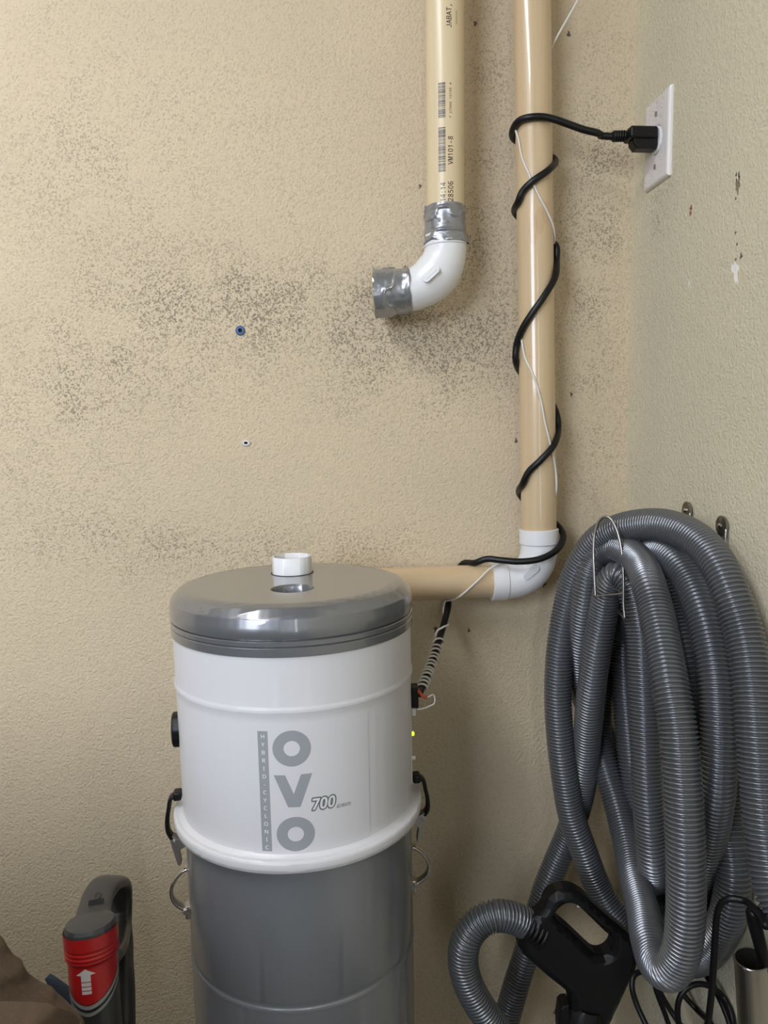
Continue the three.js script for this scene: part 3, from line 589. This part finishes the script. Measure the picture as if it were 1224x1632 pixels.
// ------------------------------------------------------------------ ribbed hose coiled on its hanger, with the black handle
const HOSE = 0.0196;
{
  const P = [ // photograph x, y and depth in metres, following the one hose from its handle
    [858, 1486, 0.985], [838, 1472, 0.985], [815, 1462, 0.98], [788, 1460, 0.975], [762, 1472, 0.975], [744, 1496, 0.975], [738, 1530, 0.98], [746, 1567, 0.985], [764, 1602, 0.99], [790, 1638, 1.0], [820, 1690, 1.01], [835, 1750, 1.03], [820, 1800, 1.07], [795, 1780, 1.10], [790, 1710, 1.13], [806, 1632, 1.15],
    [823, 1569, 1.15], [838, 1523, 1.15], [854, 1469, 1.15], [870, 1416, 1.15], [888, 1372, 1.15], [906, 1330, 1.145], [921, 1285, 1.13], [932, 1225, 1.10], [937, 1160, 1.075], [943, 1095, 1.05], [951, 1035, 1.035], [960, 985, 1.025], [966, 952, 1.015], [973, 928, 1.005], [986, 917, 0.995], [1002, 930, 0.985], [1013, 960, 0.98],
    [1022, 1010, 0.975], [1025, 1070, 0.97], [1028, 1150, 0.965], [1031, 1240, 0.96], [1036, 1320, 0.96], [1040, 1370, 0.965], [1043, 1396, 0.985], [1044, 1398, 1.025], [1038, 1370, 1.05], [1022, 1300, 1.07], [1008, 1220, 1.085], [999, 1130, 1.095], [994, 1050, 1.10], [996, 980, 1.095], [1008, 920, 1.07], [1024, 888, 1.02],
    [1048, 877, 0.965], [1078, 896, 0.915], [1102, 930, 0.885], [1119, 972, 0.86], [1134, 1031, 0.84], [1143, 1094, 0.825], [1146, 1180, 0.815], [1143, 1250, 0.815], [1134, 1317, 0.835], [1122, 1380, 0.865], [1108, 1430, 0.90], [1092, 1462, 0.94], [1070, 1466, 1.0], [1048, 1432, 1.05], [1026, 1380, 1.09], [1005, 1320, 1.11], [988, 1260, 1.125], [974, 1200, 1.14], [950, 1150, 1.145],
    [930, 1105, 1.12], [924, 1060, 1.095], [927, 1012, 1.07], [932, 958, 1.05], [940, 912, 1.04], [956, 884, 1.035], [980, 873, 1.015], [1003, 881, 0.98], [1020, 898, 0.94], [1034, 932, 0.88], [1045, 972, 0.855], [1057, 1031, 0.825], [1068, 1094, 0.80], [1080, 1160, 0.785], [1088, 1254, 0.775], [1093, 1380, 0.77], [1092, 1470, 0.775], [1084, 1522, 0.785], [1066, 1548, 0.80], [1047, 1537, 0.825],
    [1034, 1503, 0.86], [1023, 1445, 0.93], [1009, 1388, 1.0], [996, 1328, 1.05], [982, 1275, 1.08], [966, 1225, 1.10], [955, 1178, 1.115], [955, 1120, 1.12], [966, 1060, 1.12], [988, 1000, 1.09], [1012, 950, 1.04], [1040, 915, 0.985], [1064, 932, 0.94], [1081, 982, 0.905], [1096, 1040, 0.875], [1106, 1100, 0.862], [1110, 1180, 0.855], [1108, 1270, 0.865], [1100, 1350, 0.90], [1086, 1400, 0.98], [1066, 1400, 1.04], [1050, 1340, 1.08], [1044, 1260, 1.09], [1048, 1160, 1.085], [1060, 1060, 1.06], [1086, 985, 1.03], [1116, 960, 0.99],
    [1134, 1000, 0.94], [1142, 1060, 0.90], [1146, 1120, 0.88], [1148, 1200, 0.87], [1153, 1285, 0.86], [1164, 1350, 0.845], [1169, 1400, 0.84], [1163, 1445, 0.845], [1150, 1482, 0.86], [1131, 1513, 0.89], [1104, 1530, 0.95], [1072, 1525, 1.0], [1036, 1508, 1.05], [1005, 1487, 1.085], [979, 1457, 1.10], [952, 1411, 1.11], [929, 1352, 1.105], [911, 1300, 1.10], [902, 1250, 1.095],
    [893, 1180, 1.09], [889, 1110, 1.085], [892, 1040, 1.08], [902, 975, 1.075], [916, 920, 1.065], [934, 884, 1.05], [956, 858, 1.03], [988, 842, 1.0], [1028, 835, 0.96], [1060, 837, 0.925], [1092, 848, 0.89], [1122, 870, 0.855], [1146, 903, 0.825], [1164, 945, 0.805], [1183, 1000, 0.79], [1196, 1066, 0.775], [1205, 1156, 0.76], [1212, 1254, 0.75], [1221, 1348, 0.74], [1232, 1411, 0.73], [1258, 1475, 0.715], [1300, 1570, 0.69], [1330, 1690, 0.67], [1345, 1850, 0.66],
  ];
  const pts = P.map(([x, y, d]) => { return inRoom(x, y, d, HOSE + 0.002); });
  const c0 = at(870, 1500, 0.985), g = thing('vacuum_hose', 'long grey ribbed vacuum hose coiled in loops on a wire hanger, with a black handle', 'hose', c0.clone());
  const pitch = 0.0047, per = 8, line = curvePoints(pts, pitch / per);
  const gTube = sweep(line, (s) => HOSE - 0.0042 * (1 - Math.pow(Math.abs(Math.sin((Math.PI * s) / pitch)), 0.9)), 22, { caps: true });
  mesh('ribbed_tube', local(gTube, g), phys([0.175, 0.182, 0.195], 0.29, 0.6, { clearcoat: 0.4, clearcoatRoughness: 0.18 }), g);
  { // wall-end cuff, below the picture
    const a = line[line.length - 1], d = a.clone().sub(line[line.length - 30]).normalize();
    mesh('end_cuff', local(sweep([-0.03, -0.028, 0.02, 0.05, 0.052].map((t) => a.clone().addScaledVector(d, t)), (s, i) => [0.0208, 0.0216, 0.0216, 0.0186, 0.0178][i], 32), g), M.black, g);
  }
  // handle, drawn in its own plane
  const hq = new THREE.Group(); hq.name = 'handle'; hq.quaternion.copy(CAMQ); g.add(hq);
  const k = 0.985 / FOCAL, X = (cx, cy) => new THREE.Vector2((660 + cx / 3.06 - 870) * k, -(1340 + cy / 3.06 - 1500) * k);
  const outline = new THREE.Shape();
  const topCurve = new THREE.SplineCurve([[575, 345], [603, 325], [622, 300], [632, 270], [655, 240], [692, 220], [740, 212], [785, 224], [825, 248], [870, 290], [930, 343], [990, 393], [1035, 432], [1064, 468], [1075, 520], [1073, 570], [1062, 610], [1040, 652], [1005, 730], [965, 815], [925, 905]].map(([a, b]) => X(a, b))).getPoints(120);
  outline.moveTo(topCurve[0].x, topCurve[0].y); topCurve.slice(1).forEach((p) => outline.lineTo(p.x, p.y));
  for (const [a, b] of [[760, 905], [752, 800], [745, 730], [738, 712], [700, 680], [640, 633], [580, 580], [525, 530], [500, 492], [505, 462]]) { const p = X(a, b); outline.lineTo(p.x, p.y); }
  outline.closePath();
  const inner = new THREE.Path(), hp = new THREE.SplineCurve([[690, 352], [705, 328], [735, 307], [770, 305], [800, 322], [850, 366], [900, 412], [935, 442], [942, 468], [928, 495], [900, 510], [872, 508], [845, 490], [800, 450], [745, 402], [705, 372], [690, 352]].map(([a, b]) => X(815 + (a - 815) * 1.12, 408 + (b - 408) * 1.2))).getPoints(90);
  if (THREE.ShapeUtils.isClockWise(hp) === THREE.ShapeUtils.isClockWise(topCurve.concat([X(745, 905), X(745, 730), X(580, 580), X(505, 480)]))) hp.reverse();
  inner.moveTo(hp[0].x, hp[0].y); hp.slice(1).forEach((p) => inner.lineTo(p.x, p.y)); outline.holes.push(inner);
  const body = new THREE.ExtrudeGeometry(outline, { depth: 0.014, bevelEnabled: true, bevelSize: 0.009, bevelOffset: -0.009, bevelThickness: 0.012, bevelSegments: 7, curveSegments: 12 }).translate(0, 0, -0.007);
  const bodyN = toCreasedNormals(body, 0.9);
  { const gr = body.groups[0], nn = bodyN.attributes.normal, pp = bodyN.attributes.position; for (let i = gr.start; i < gr.start + gr.count; i++) nn.setXYZ(i, 0, 0, Math.sign(pp.getZ(i))); }
  mesh('grip_body', bodyN, phys([0.005, 0.005, 0.0055], 0.4, 0, { specularIntensity: 0.55 }), hq);
  const so = X(835, 900), sd = new THREE.Vector3(-0.18, -1, -0.05).normalize();
  const sock = mesh('wand_socket', lathe([[0.0222, 0.03], [0.0245, 0.026], [0.0262, -0.02], [0.0262, -0.06], [0.02, -0.06]], 40), M.black, hq); sock.position.set(so.x - 0.004, so.y, 0); sock.quaternion.setFromUnitVectors(V(0, -1, 0), sd);
  const lip = new THREE.Shape(); [[705, 905], [703, 862], [712, 792], [724, 780], [740, 778], [748, 905]].forEach(([a, b], i) => { const p = X(a, b); i ? lip.lineTo(p.x, p.y) : lip.moveTo(p.x, p.y); }); lip.closePath();
  mesh('latch_tab', new THREE.ExtrudeGeometry(lip, { depth: 0.02, bevelEnabled: true, bevelSize: 0.002, bevelThickness: 0.003, bevelSegments: 3 }).translate(0, 0, -0.01), M.black, hq);
  const b0 = X(787, 288); mesh('slide_button', new THREE.SphereGeometry(0.0022, 14, 10).scale(1.2, 0.9, 0.6).translate(b0.x, b0.y, 0.0165), std([0.35, 0.35, 0.33], 0.4), hq);
  // ridged cuff where the hose enters
  const a0 = at(846, 1476, 0.985), a1 = at(872, 1492, 0.985), ad = a1.clone().sub(a0).normalize(), rings = [];
  for (let i = 0; i < 4; i++) { const p = a0.clone().addScaledVector(ad, -0.004 + i * 0.0062); rings.push(sweep([-0.003, -0.0022, 0, 0.0022, 0.003].map((t) => p.clone().addScaledVector(ad, t)), (s, j) => [0.0195, 0.0215, 0.0226 + i * 0.0006, 0.0215, 0.0195][j], 36)); }
  const cuff = mesh('hose_cuff', local(mergeGeometries(rings), g), M.black, g); void cuff;
}

// ------------------------------------------------------------------ wire hanger on the right wall
{
  const d1 = onX(1100, 813, XW), d2 = onX(1156, 838, XW), g = thing('hose_hanger', 'bright wire hose hanger screwed to the right wall through two round discs', 'hanger', d1.clone());
  const L = (x, y) => at(x, y, lerp(0.985, 0.955, (x - 946) / 50)), r = 0.00165;
  const wireB = phys([0.42, 0.41, 0.39], 0.3, 1);
  const loop = [L(949, 951), L(947, 910), L(946, 875), L(948, 850), L(954, 832), L(963, 824), L(972, 826), L(981, 840), L(988, 862), L(992, 890), L(994, 930), L(994, 965), L(996, 986)];
  mesh('end_loop', local(sweep(curvePoints(loop, 0.002), () => 0.0019, 10), g), wireB, g);
  mesh('cross_wire', local(sweep([L(949, 950.5), L(994, 946)], () => 0.0013, 10), g), wireB, g);
  // rods back to the wall under the coil, and up to the discs
  const w1 = V(XW - 0.0045, d1.y - 0.002, d1.z + 0.009), w2 = V(XW - 0.0045, d2.y - 0.002, d2.z + 0.010), b = L(996, 986), a = L(992, 946), back = (p, z) => V(p.x + 0.014, p.y, z);
  mesh('rod', local(sweep(curvePoints([w2, V(XW - 0.007, w2.y - 0.03, w2.z), V(XW - 0.008, w2.y - 0.055, w2.z - 0.008), V(XW - 0.02, b.y + 0.006, w2.z - 0.03), back(b, b.z - 0.05), b], 0.003), () => r, 10), g), wireB, g);
  mesh('rod', local(sweep(curvePoints([w1, V(XW - 0.007, w1.y - 0.03, w1.z), V(XW - 0.008, w1.y - 0.05, w1.z - 0.004), V(XW - 0.02, a.y + 0.004, w1.z - 0.01), back(a, a.z - 0.06), a], 0.003), () => r, 10), g), wireB, g);
  for (const [c, rr] of [[d1, 0.0108], [d2, 0.0118]]) {
    const m = mesh('disc', lathe([[0.0001, 0.0066], [rr * 0.9, 0.0062], [rr, 0.0054], [rr, 0.0032], [rr * 0.96, 0.0026], [0.0001, 0.0026]], 40).rotateZ(Math.PI / 2), phys([0.3, 0.28, 0.25], 0.4, 1), g);
    m.position.copy(c).sub(g.position);
    const s = mesh('screw', lathe([[0.0001, 0.0092], [0.0016, 0.009], [0.0032, 0.0076], [0.0034, 0.006], [0.0034, -0.001]], 20).rotateZ(Math.PI / 2), M.chrome, m);
    void s;
  }
}

// ------------------------------------------------------------------ chrome wand, black cord coil
{
  const top = at(1197, 1527, 0.78), low = at(1207, 1700, 0.80), d = top.clone().sub(low).normalize(), len = (top.y - 0.002) / d.y;
  const base = top.clone().addScaledVector(d, -len), g = thing('metal_wand', 'dull chrome vacuum wand tube standing open end up in the corner below the hose', 'wand', base.clone());
  const r = 0.0163, m = mesh('tube', lathe([[r - 0.0012, 0], [r, 0], [r, len - 0.004], [r + 0.0006, len - 0.003], [r + 0.0007, len - 0.001], [r, len], [r - 0.0012, len - 0.0004], [r - 0.0014, len - 0.1], [r - 0.0012, 0]], 48), phys([0.50, 0.48, 0.44], 0.3, 1, { side: THREE.DoubleSide }), g);
  m.quaternion.setFromUnitVectors(V(0, 1, 0), d);
}
{
  const g = thing('cord_coil', 'thin black cord hanging in loose coils below the ribbed hose', 'cord', at(1120, 1632, 0.95));
  const C = (cx, cy, d) => inRoom(840 + cx / 3.19, 1160 + cy / 3.19, d, 0.005);
  const pts = [C(1215, 1010, 0.70), C(1190, 950, 0.72), C(1150, 910, 0.74), C(1105, 880, 0.755), C(1045, 868, 0.76), C(1000, 880, 0.765), C(975, 915, 0.77), C(962, 980, 0.775), C(955, 1080, 0.78), C(948, 1200, 0.785), C(942, 1300, 0.79), C(930, 1420, 0.80), C(915, 1520, 0.81), C(870, 1640, 0.83), C(760, 1700, 0.87), C(660, 1620, 0.91), C(600, 1500, 0.93), C(555, 1400, 0.94), C(533, 1310, 0.945), C(545, 1258, 0.95), C(590, 1240, 0.955), C(645, 1280, 0.96), C(690, 1370, 0.96), C(745, 1460, 0.955), C(830, 1570, 0.94), C(940, 1650, 0.93), C(1020, 1620, 0.92), C(1050, 1530, 0.91), C(1035, 1440, 0.90), C(1000, 1370, 0.90), C(950, 1325, 0.90), C(885, 1302, 0.90), C(820, 1318, 0.90), C(780, 1365, 0.90), C(765, 1430, 0.90), C(775, 1520, 0.90), C(840, 1650, 0.92), C(960, 1700, 0.96), C(1040, 1640, 1.0), C(1030, 1510, 1.0), C(985, 1390, 0.99), C(930, 1290, 0.98), C(870, 1205, 0.97), C(820, 1190, 0.985), C(770, 1260, 0.99), C(790, 1345, 0.98), C(860, 1430, 0.97), C(940, 1520, 0.96), C(960, 1640, 0.96), C(860, 1720, 0.98), C(760, 1600, 1.0), C(700, 1450, 1.0), C(655, 1330, 1.0), C(640, 1270, 1.0)];
  mesh('cable', local(sweep(curvePoints(pts, 0.004), () => 0.0034, 12), g), M.rubber, g);
  // plug end dropped into the wand mouth
  const q0 = at(1197, 1450, 0.755), q1 = at(1222, 1548, 0.775), ln = [0, 0.04, 0.2, 0.5, 0.8, 1].map((t) => q0.clone().lerp(q1, t));
  mesh('plug', local(sweep(ln, (s, i, th) => { const w = [0.004, 0.007, 0.0085, 0.008, 0.007, 0.005][i]; return [Math.cos(th) * w, Math.sin(th) * w * 0.75]; }, 24), g), M.black, g);
}

// ------------------------------------------------------------------ red and grey vacuum handle at the lower left
{
  const dep = 0.86, k = dep / FOCAL, base = at(152, 1560, dep);
  const g = thing('upright_vacuum', 'dark grey upright vacuum handle with red arrow-printed sleeve standing at the left', 'vacuum', V(base.x, 0, base.z));
  const C = (x, y, d = dep) => at(100 + x / 6.475, 1380 + y / 6.475, d).sub(g.position);
  const dark = phys([0.045, 0.047, 0.05], 0.42, 0, { clearcoat: 0.25, clearcoatRoughness: 0.3 }), darker = phys([0.03, 0.031, 0.034], 0.45);
  const red = phys([0.40, 0.018, 0.020], 0.38, 0, { clearcoat: 0.4, clearcoatRoughness: 0.25 });
  const topC = C(285, 628), lowC = C(365, 1640), ax = topC.clone().sub(lowC).normalize();
  const q = new THREE.Quaternion().setFromUnitVectors(V(0, 1, 0), ax);
  const len = topC.distanceTo(lowC);
  const floorLen = (topC.y - 0.03) / ax.y;
  // core column, dark grey, down to the foot
  const core = mesh('column', lathe([[0.001, 0], [0.0275, 0], [0.0272, -0.018], [0.0255, -0.036], [0.0253, -0.25], [0.024, -floorLen]], 48), dark, g); core.position.copy(topC); core.quaternion.copy(q);
  const foot = mesh('foot', new RoundedBoxGeometry(0.14, 0.06, 0.09, 5, 0.02), dark, g); foot.position.copy(topC).addScaledVector(ax, -floorLen); foot.position.y = 0.03;
  // sleeve: a shell round the front, its lower edge a tongue
  const shell = (r0, thA, yTop, yBot, material, name, parent, ridges, map) => {
    const nu = 56, nv = 60, pos = [], uv = [], idx = [];
    for (let j = 0; j <= nv; j++) for (let i = 0; i <= nu; i++) {
      const u = i / nu, th = lerp(-thA, thA, u), top = yTop(th), y = lerp(top, yBot(th), j / nv), r = r0(y, th) + (ridges ? ridges(y) : 0);
      pos.push(r * Math.sin(th), y, r * Math.cos(th)); uv.push(th * 0.0255 / 0.05 + 0.5, y / 0.11 + 1);
      if (i < nu && j < nv) { const a = j * (nu + 1) + i, b = a + nu + 1; idx.push(a, b, a + 1, a + 1, b, b + 1); }
    }
    const n = new THREE.BufferGeometry(); n.setAttribute('position', new THREE.Float32BufferAttribute(pos, 3)); n.setAttribute('uv', new THREE.Float32BufferAttribute(uv, 2)); n.setIndex(idx); n.computeVertexNormals();
    const m = mesh(name, n, material, parent); m.position.copy(topC); m.quaternion.copy(q); m.scale.y = 0.66; return m;
  };
  const print = canvasTexture(512, 1024, (c, w, h) => {
    c.fillStyle = '#ab1a1d'; c.fillRect(0, 0, w, h); seed(3);
    for (let i = 0; i < 260; i++) { c.fillStyle = `rgba(${190 + 50 * rnd()},${90 + 60 * rnd()},${90 + 50 * rnd()},${0.05 + 0.1 * rnd()})`; c.beginPath(); c.ellipse(w * rnd(), h * rnd() * 0.45, 1 + 5 * rnd(), 1 + 9 * rnd(), 0, 0, 7); c.fill(); }
    const X = (mm) => w * (0.5 + mm / 50), Y0 = (mm) => h * (mm / 110), Y = (mm) => Y0(49 + (mm - 44) * 1.22);       // millimetres from the sleeve's middle and top
    c.fillStyle = '#c9c7c6'; const cx = -0.5;
    c.beginPath(); [[0, 44], [10.5, 52], [5, 52.5], [5, 56], [-5, 56.5], [-5, 53], [-10.5, 52.5]].forEach(([a, b], i) => c[i ? 'lineTo' : 'moveTo'](X(cx + a), Y(b))); c.closePath(); c.fill();
    c.fillRect(X(cx - 5), Y(55.5), X(5) - X(-5), Y(78) - Y(55.5));
    c.fillStyle = '#8d2022'; for (const b of [61.2, 67.2, 72.8]) c.fillRect(X(cx - 5.4), Y(b), X(5.4) - X(-5.4), Y0(1.3));
  });
  const redPrint = red.clone(); redPrint.color = lin(1, 1, 1); redPrint.map = print;
  const rBase = (y) => (y > -0.040 ? 0.0292 : lerp(0.0292, 0.0266, smooth(-0.040, -0.048, y)));
  const bead = (y) => -0.0012 * (Math.exp(-(((y + 0.0245) / 0.0012) ** 2)) + Math.exp(-(((y + 0.0315) / 0.0012) ** 2)) + Math.exp(-(((y + 0.039) / 0.0014) ** 2)));
  const tongue = (a, b) => (th) => -a + b * Math.pow(Math.abs(th) / 1.75, 1.7);
  const sleeve = shell((y) => rBase(y) - 0.0002, 1.75, () => 0.0005, tongue(0.1085, 0.05), redPrint, 'red_sleeve', g, bead);
  shell(() => 0.0268, 1.75, tongue(0.1095, 0.05), tongue(0.116, 0.05), std([0.27, 0.27, 0.27], 0.45), 'grey_band', g);
  shell(() => 0.0264, 1.75, tongue(0.1215, 0.05), tongue(0.1275, 0.05), std([0.24, 0.24, 0.24], 0.45), 'grey_band', g);
  void sleeve; void len;
  // cap running up into the loop handle
  const side = RIGHT.clone();
  const strap = (rows, name, material) => { // rows: x, y (crop), depth, half width, half thickness, twist
    const n = 90, ctr = new THREE.CatmullRomCurve3(rows.map((r) => C(r[0], r[1], r[2])), false, 'centripetal');
    const line = Array.from({ length: n + 1 }, (_, i) => ctr.getPoint(i / n));
    const val = (i, c) => { const x = (i / n) * (rows.length - 1), a = Math.min(rows.length - 2, Math.floor(x)); return lerp(rows[a][c], rows[a + 1][c], smooth(0, 1, x - a) * 0.5 + (x - a) * 0.5); };
    const geo = sweep(line, (s, i, th) => { const c = Math.cos(th), t = Math.sin(th), p = 3, q2 = 1 / Math.pow(Math.abs(c) ** p + Math.abs(t) ** p, 1 / p); return [c * q2 * val(i, 3), t * q2 * val(i, 4)]; }, 28, { normal: side });
    return mesh(name, geo, material, g);
  };
  const cap = mesh('cap', lathe([[0.0001, 0.009], [0.020, 0.0085], [0.0255, 0.0065], [0.0278, 0.003], [0.0282, -0.001], [0.0275, -0.003]], 56), dark, g);
  cap.position.copy(topC); cap.quaternion.copy(q);
  strap([[290, 640, 0.862, 0.022, 0.006], [305, 560, 0.880, 0.0195, 0.007], [330, 430, 0.905, 0.0185, 0.008], [378, 290, 0.93, 0.0185, 0.008], [440, 200, 0.95, 0.019, 0.008], [500, 165, 0.972, 0.019, 0.008], [548, 175, 0.990, 0.018, 0.008], [582, 240, 1.0, 0.0165, 0.008], [592, 360, 1.003, 0.0155, 0.008], [590, 500, 1.0, 0.0155, 0.008], [580, 640, 0.985, 0.0155, 0.008], [560, 760, 0.955, 0.0155, 0.008], [535, 870, 0.92, 0.0155, 0.008], [490, 960, 0.885, 0.013, 0.008]], 'loop_handle', dark);
  strap([[591, 480, 1.003, 0.0135, 0.006], [598, 640, 0.997, 0.014, 0.008], [606, 800, 0.985, 0.014, 0.011], [612, 1000, 0.96, 0.013, 0.013], [618, 1250, 0.93, 0.0135, 0.014], [620, 1600, 0.91, 0.0135, 0.014], [620, 2200, 0.91, 0.0135, 0.014]], 'rear_tube', darker);
  // small screw boss and inset panel on the loop
  const bp = C(362, 305, 0.912), sc = mesh('screw_boss', new THREE.TorusGeometry(0.0032, 0.0009, 10, 24), darker, g); sc.position.copy(bp); sc.quaternion.copy(CAMQ).multiply(new THREE.Quaternion().setFromEuler(new THREE.Euler(-0.75, 0, 0)));
  const ip = C(345, 372, 0.897), ins = mesh('inset_panel', box(0.0175, 0.006, 0.001, 0.0004).rotateZ(rad(9)), std([0.012, 0.012, 0.013], 0.85), g); ins.position.copy(ip); ins.quaternion.copy(sc.quaternion);
}

// ------------------------------------------------------------------ brown cloth bag in the lower left corner
{
  const c = at(-190, 1500, 0.72), g = thing('cloth_bag', 'slumped dusty brown canvas bag with folds in the lower left corner', 'bag', V(c.x, 0, c.z));
  const weave = canvasTexture(512, 512, (k, w, h) => { k.fillStyle = '#5c4b3d'; k.fillRect(0, 0, w, h); seed(14); for (let i = 0; i < w; i += 4) { k.fillStyle = `rgba(40,28,20,${0.1 + 0.15 * rnd()})`; k.fillRect(i, 0, 1.6, h); k.fillStyle = `rgba(150,125,100,${0.05 + 0.12 * rnd()})`; k.fillRect(0, i, w, 1.6); } for (let i = 0; i < 500; i++) { k.fillStyle = `rgba(${120 + 40 * rnd()},${100 + 30 * rnd()},80,${0.03 + 0.06 * rnd()})`; k.beginPath(); k.ellipse(w * rnd(), h * rnd(), 3 + 20 * rnd(), 3 + 14 * rnd(), rnd() * 3, 0, 7); k.fill(); } });
  weave.wrapS = weave.wrapT = THREE.RepeatWrapping; weave.repeat.set(14, 14);
  const cloth = phys([1, 1, 1], 0.95, 0, { map: weave, side: THREE.DoubleSide, sheen: 0.3, sheenRoughness: 0.7, sheenColor: lin(0.3, 0.25, 0.2) });
  const heap = (sd, top, prof, squash, folds, amp) => {
    const nu = 260, nv = 170, pos = [], uv = [], idx = [], n = noise2(9, 7, sd), n2 = noise2(23, 17, sd + 1), n3 = noise2(34, 22, sd + 2);
    for (let j = 0; j <= nv; j++) for (let i = 0; i <= nu; i++) {
      const v = j / nv, th = (i / nu) * Math.PI * 2, y = top * (1 - v), r = prof(v);
      const f = 1 + amp * (Math.sin(th * folds + 5 * n(i / nu, v * 0.6)) * 0.5 + (1 - Math.abs(2 * n(i / nu, v * 0.7) - 1)) * 0.8 + 0.7 * (n2(i / nu, v) - 0.5) + 0.28 * Math.pow(1 - Math.abs(2 * n3(i / nu + 0.3 * n(v, i / nu), v) - 1), 4)) * smooth(0, 0.12, v);
      pos.push(Math.cos(th) * r * f, y + 0.02 * (n2(i / nu, v * 0.5) - 0.5) * smooth(0, 0.1, v) * (1 - v), Math.sin(th) * r * f * squash); uv.push(i / nu, v);
      if (i < nu && j < nv) { const a = j * (nu + 1) + i, b = a + nu + 1; idx.push(a, a + 1, b, a + 1, b + 1, b); }
    }
    const q = new THREE.BufferGeometry(); q.setAttribute('position', new THREE.Float32BufferAttribute(pos, 3)); q.setAttribute('uv', new THREE.Float32BufferAttribute(uv, 2)); q.setIndex(idx); q.computeVertexNormals(); return q;
  };
  const yT = at(-190, 1385, 0.72).y;
  mesh('bag_body', heap(3, yT, (v) => 0.004 + 0.46 * Math.pow(v, 0.8) * (1 - 0.45 * v), 0.5, 6, 0.17), cloth, g);
  // flap folded over the front
  const edge = [[-40, 1602, 0.60], [20, 1600, 0.60], [60, 1600, 0.605], [95, 1602, 0.615], [128, 1624, 0.64], [118, 1650, 0.65], [100, 1700, 0.64]].map(([x, y, d]) => at(x, y, d).sub(g.position));
  const pos = [], idx = [], uv = [], nn = noise2(8, 8, 90);
  const crv = new THREE.CatmullRomCurve3(edge), N = 60, Mv = 24, inner = at(-40, 1900, 0.62).sub(g.position);
  for (let j = 0; j <= Mv; j++) for (let i = 0; i <= N; i++) { const p = crv.getPoint(i / N).lerp(inner, j / Mv), b = Math.sin((j / Mv) * Math.PI) * 0.03 + (nn(i / N, j / Mv) - 0.5) * 0.012; p.addScaledVector(FWD, -b); pos.push(p.x, p.y, p.z); uv.push(i / N * 0.4, j / Mv * 0.3); if (i < N && j < Mv) { const a = j * (N + 1) + i, c2 = a + N + 1; idx.push(a, c2, a + 1, a + 1, c2, c2 + 1); } }
  const fg = new THREE.BufferGeometry(); fg.setAttribute('position', new THREE.Float32BufferAttribute(pos, 3)); fg.setAttribute('uv', new THREE.Float32BufferAttribute(uv, 2)); fg.setIndex(idx); fg.computeVertexNormals();
  mesh('flap', fg, cloth, g);
}
{
  const pts = [at(76, 1556, 0.90), at(90, 1572, 0.90), at(106, 1592, 0.90), at(118, 1612, 0.90), at(126, 1640, 0.90), at(128, 1720, 0.90)];
  const lowY = 0, g = thing('cloth_strap', 'slate blue strap end poking out behind the brown bag', 'strap', V(pts[0].x, 0, pts[0].z));
  const line = curvePoints([...pts, V(pts[5].x, lowY + 0.002, pts[5].z)], 0.01);
  mesh('strap', local(sweep(line, (s, i, th) => { const w = lerp(0.004, 0.013, clamp(s / 0.03, 0, 1)); return [Math.cos(th) * 0.004, Math.sin(th) * w]; }, 16, { normal: V(0, 0, 1) }), g), phys([0.045, 0.06, 0.08], 0.9), g);
}

renderer.render(scene, camera);
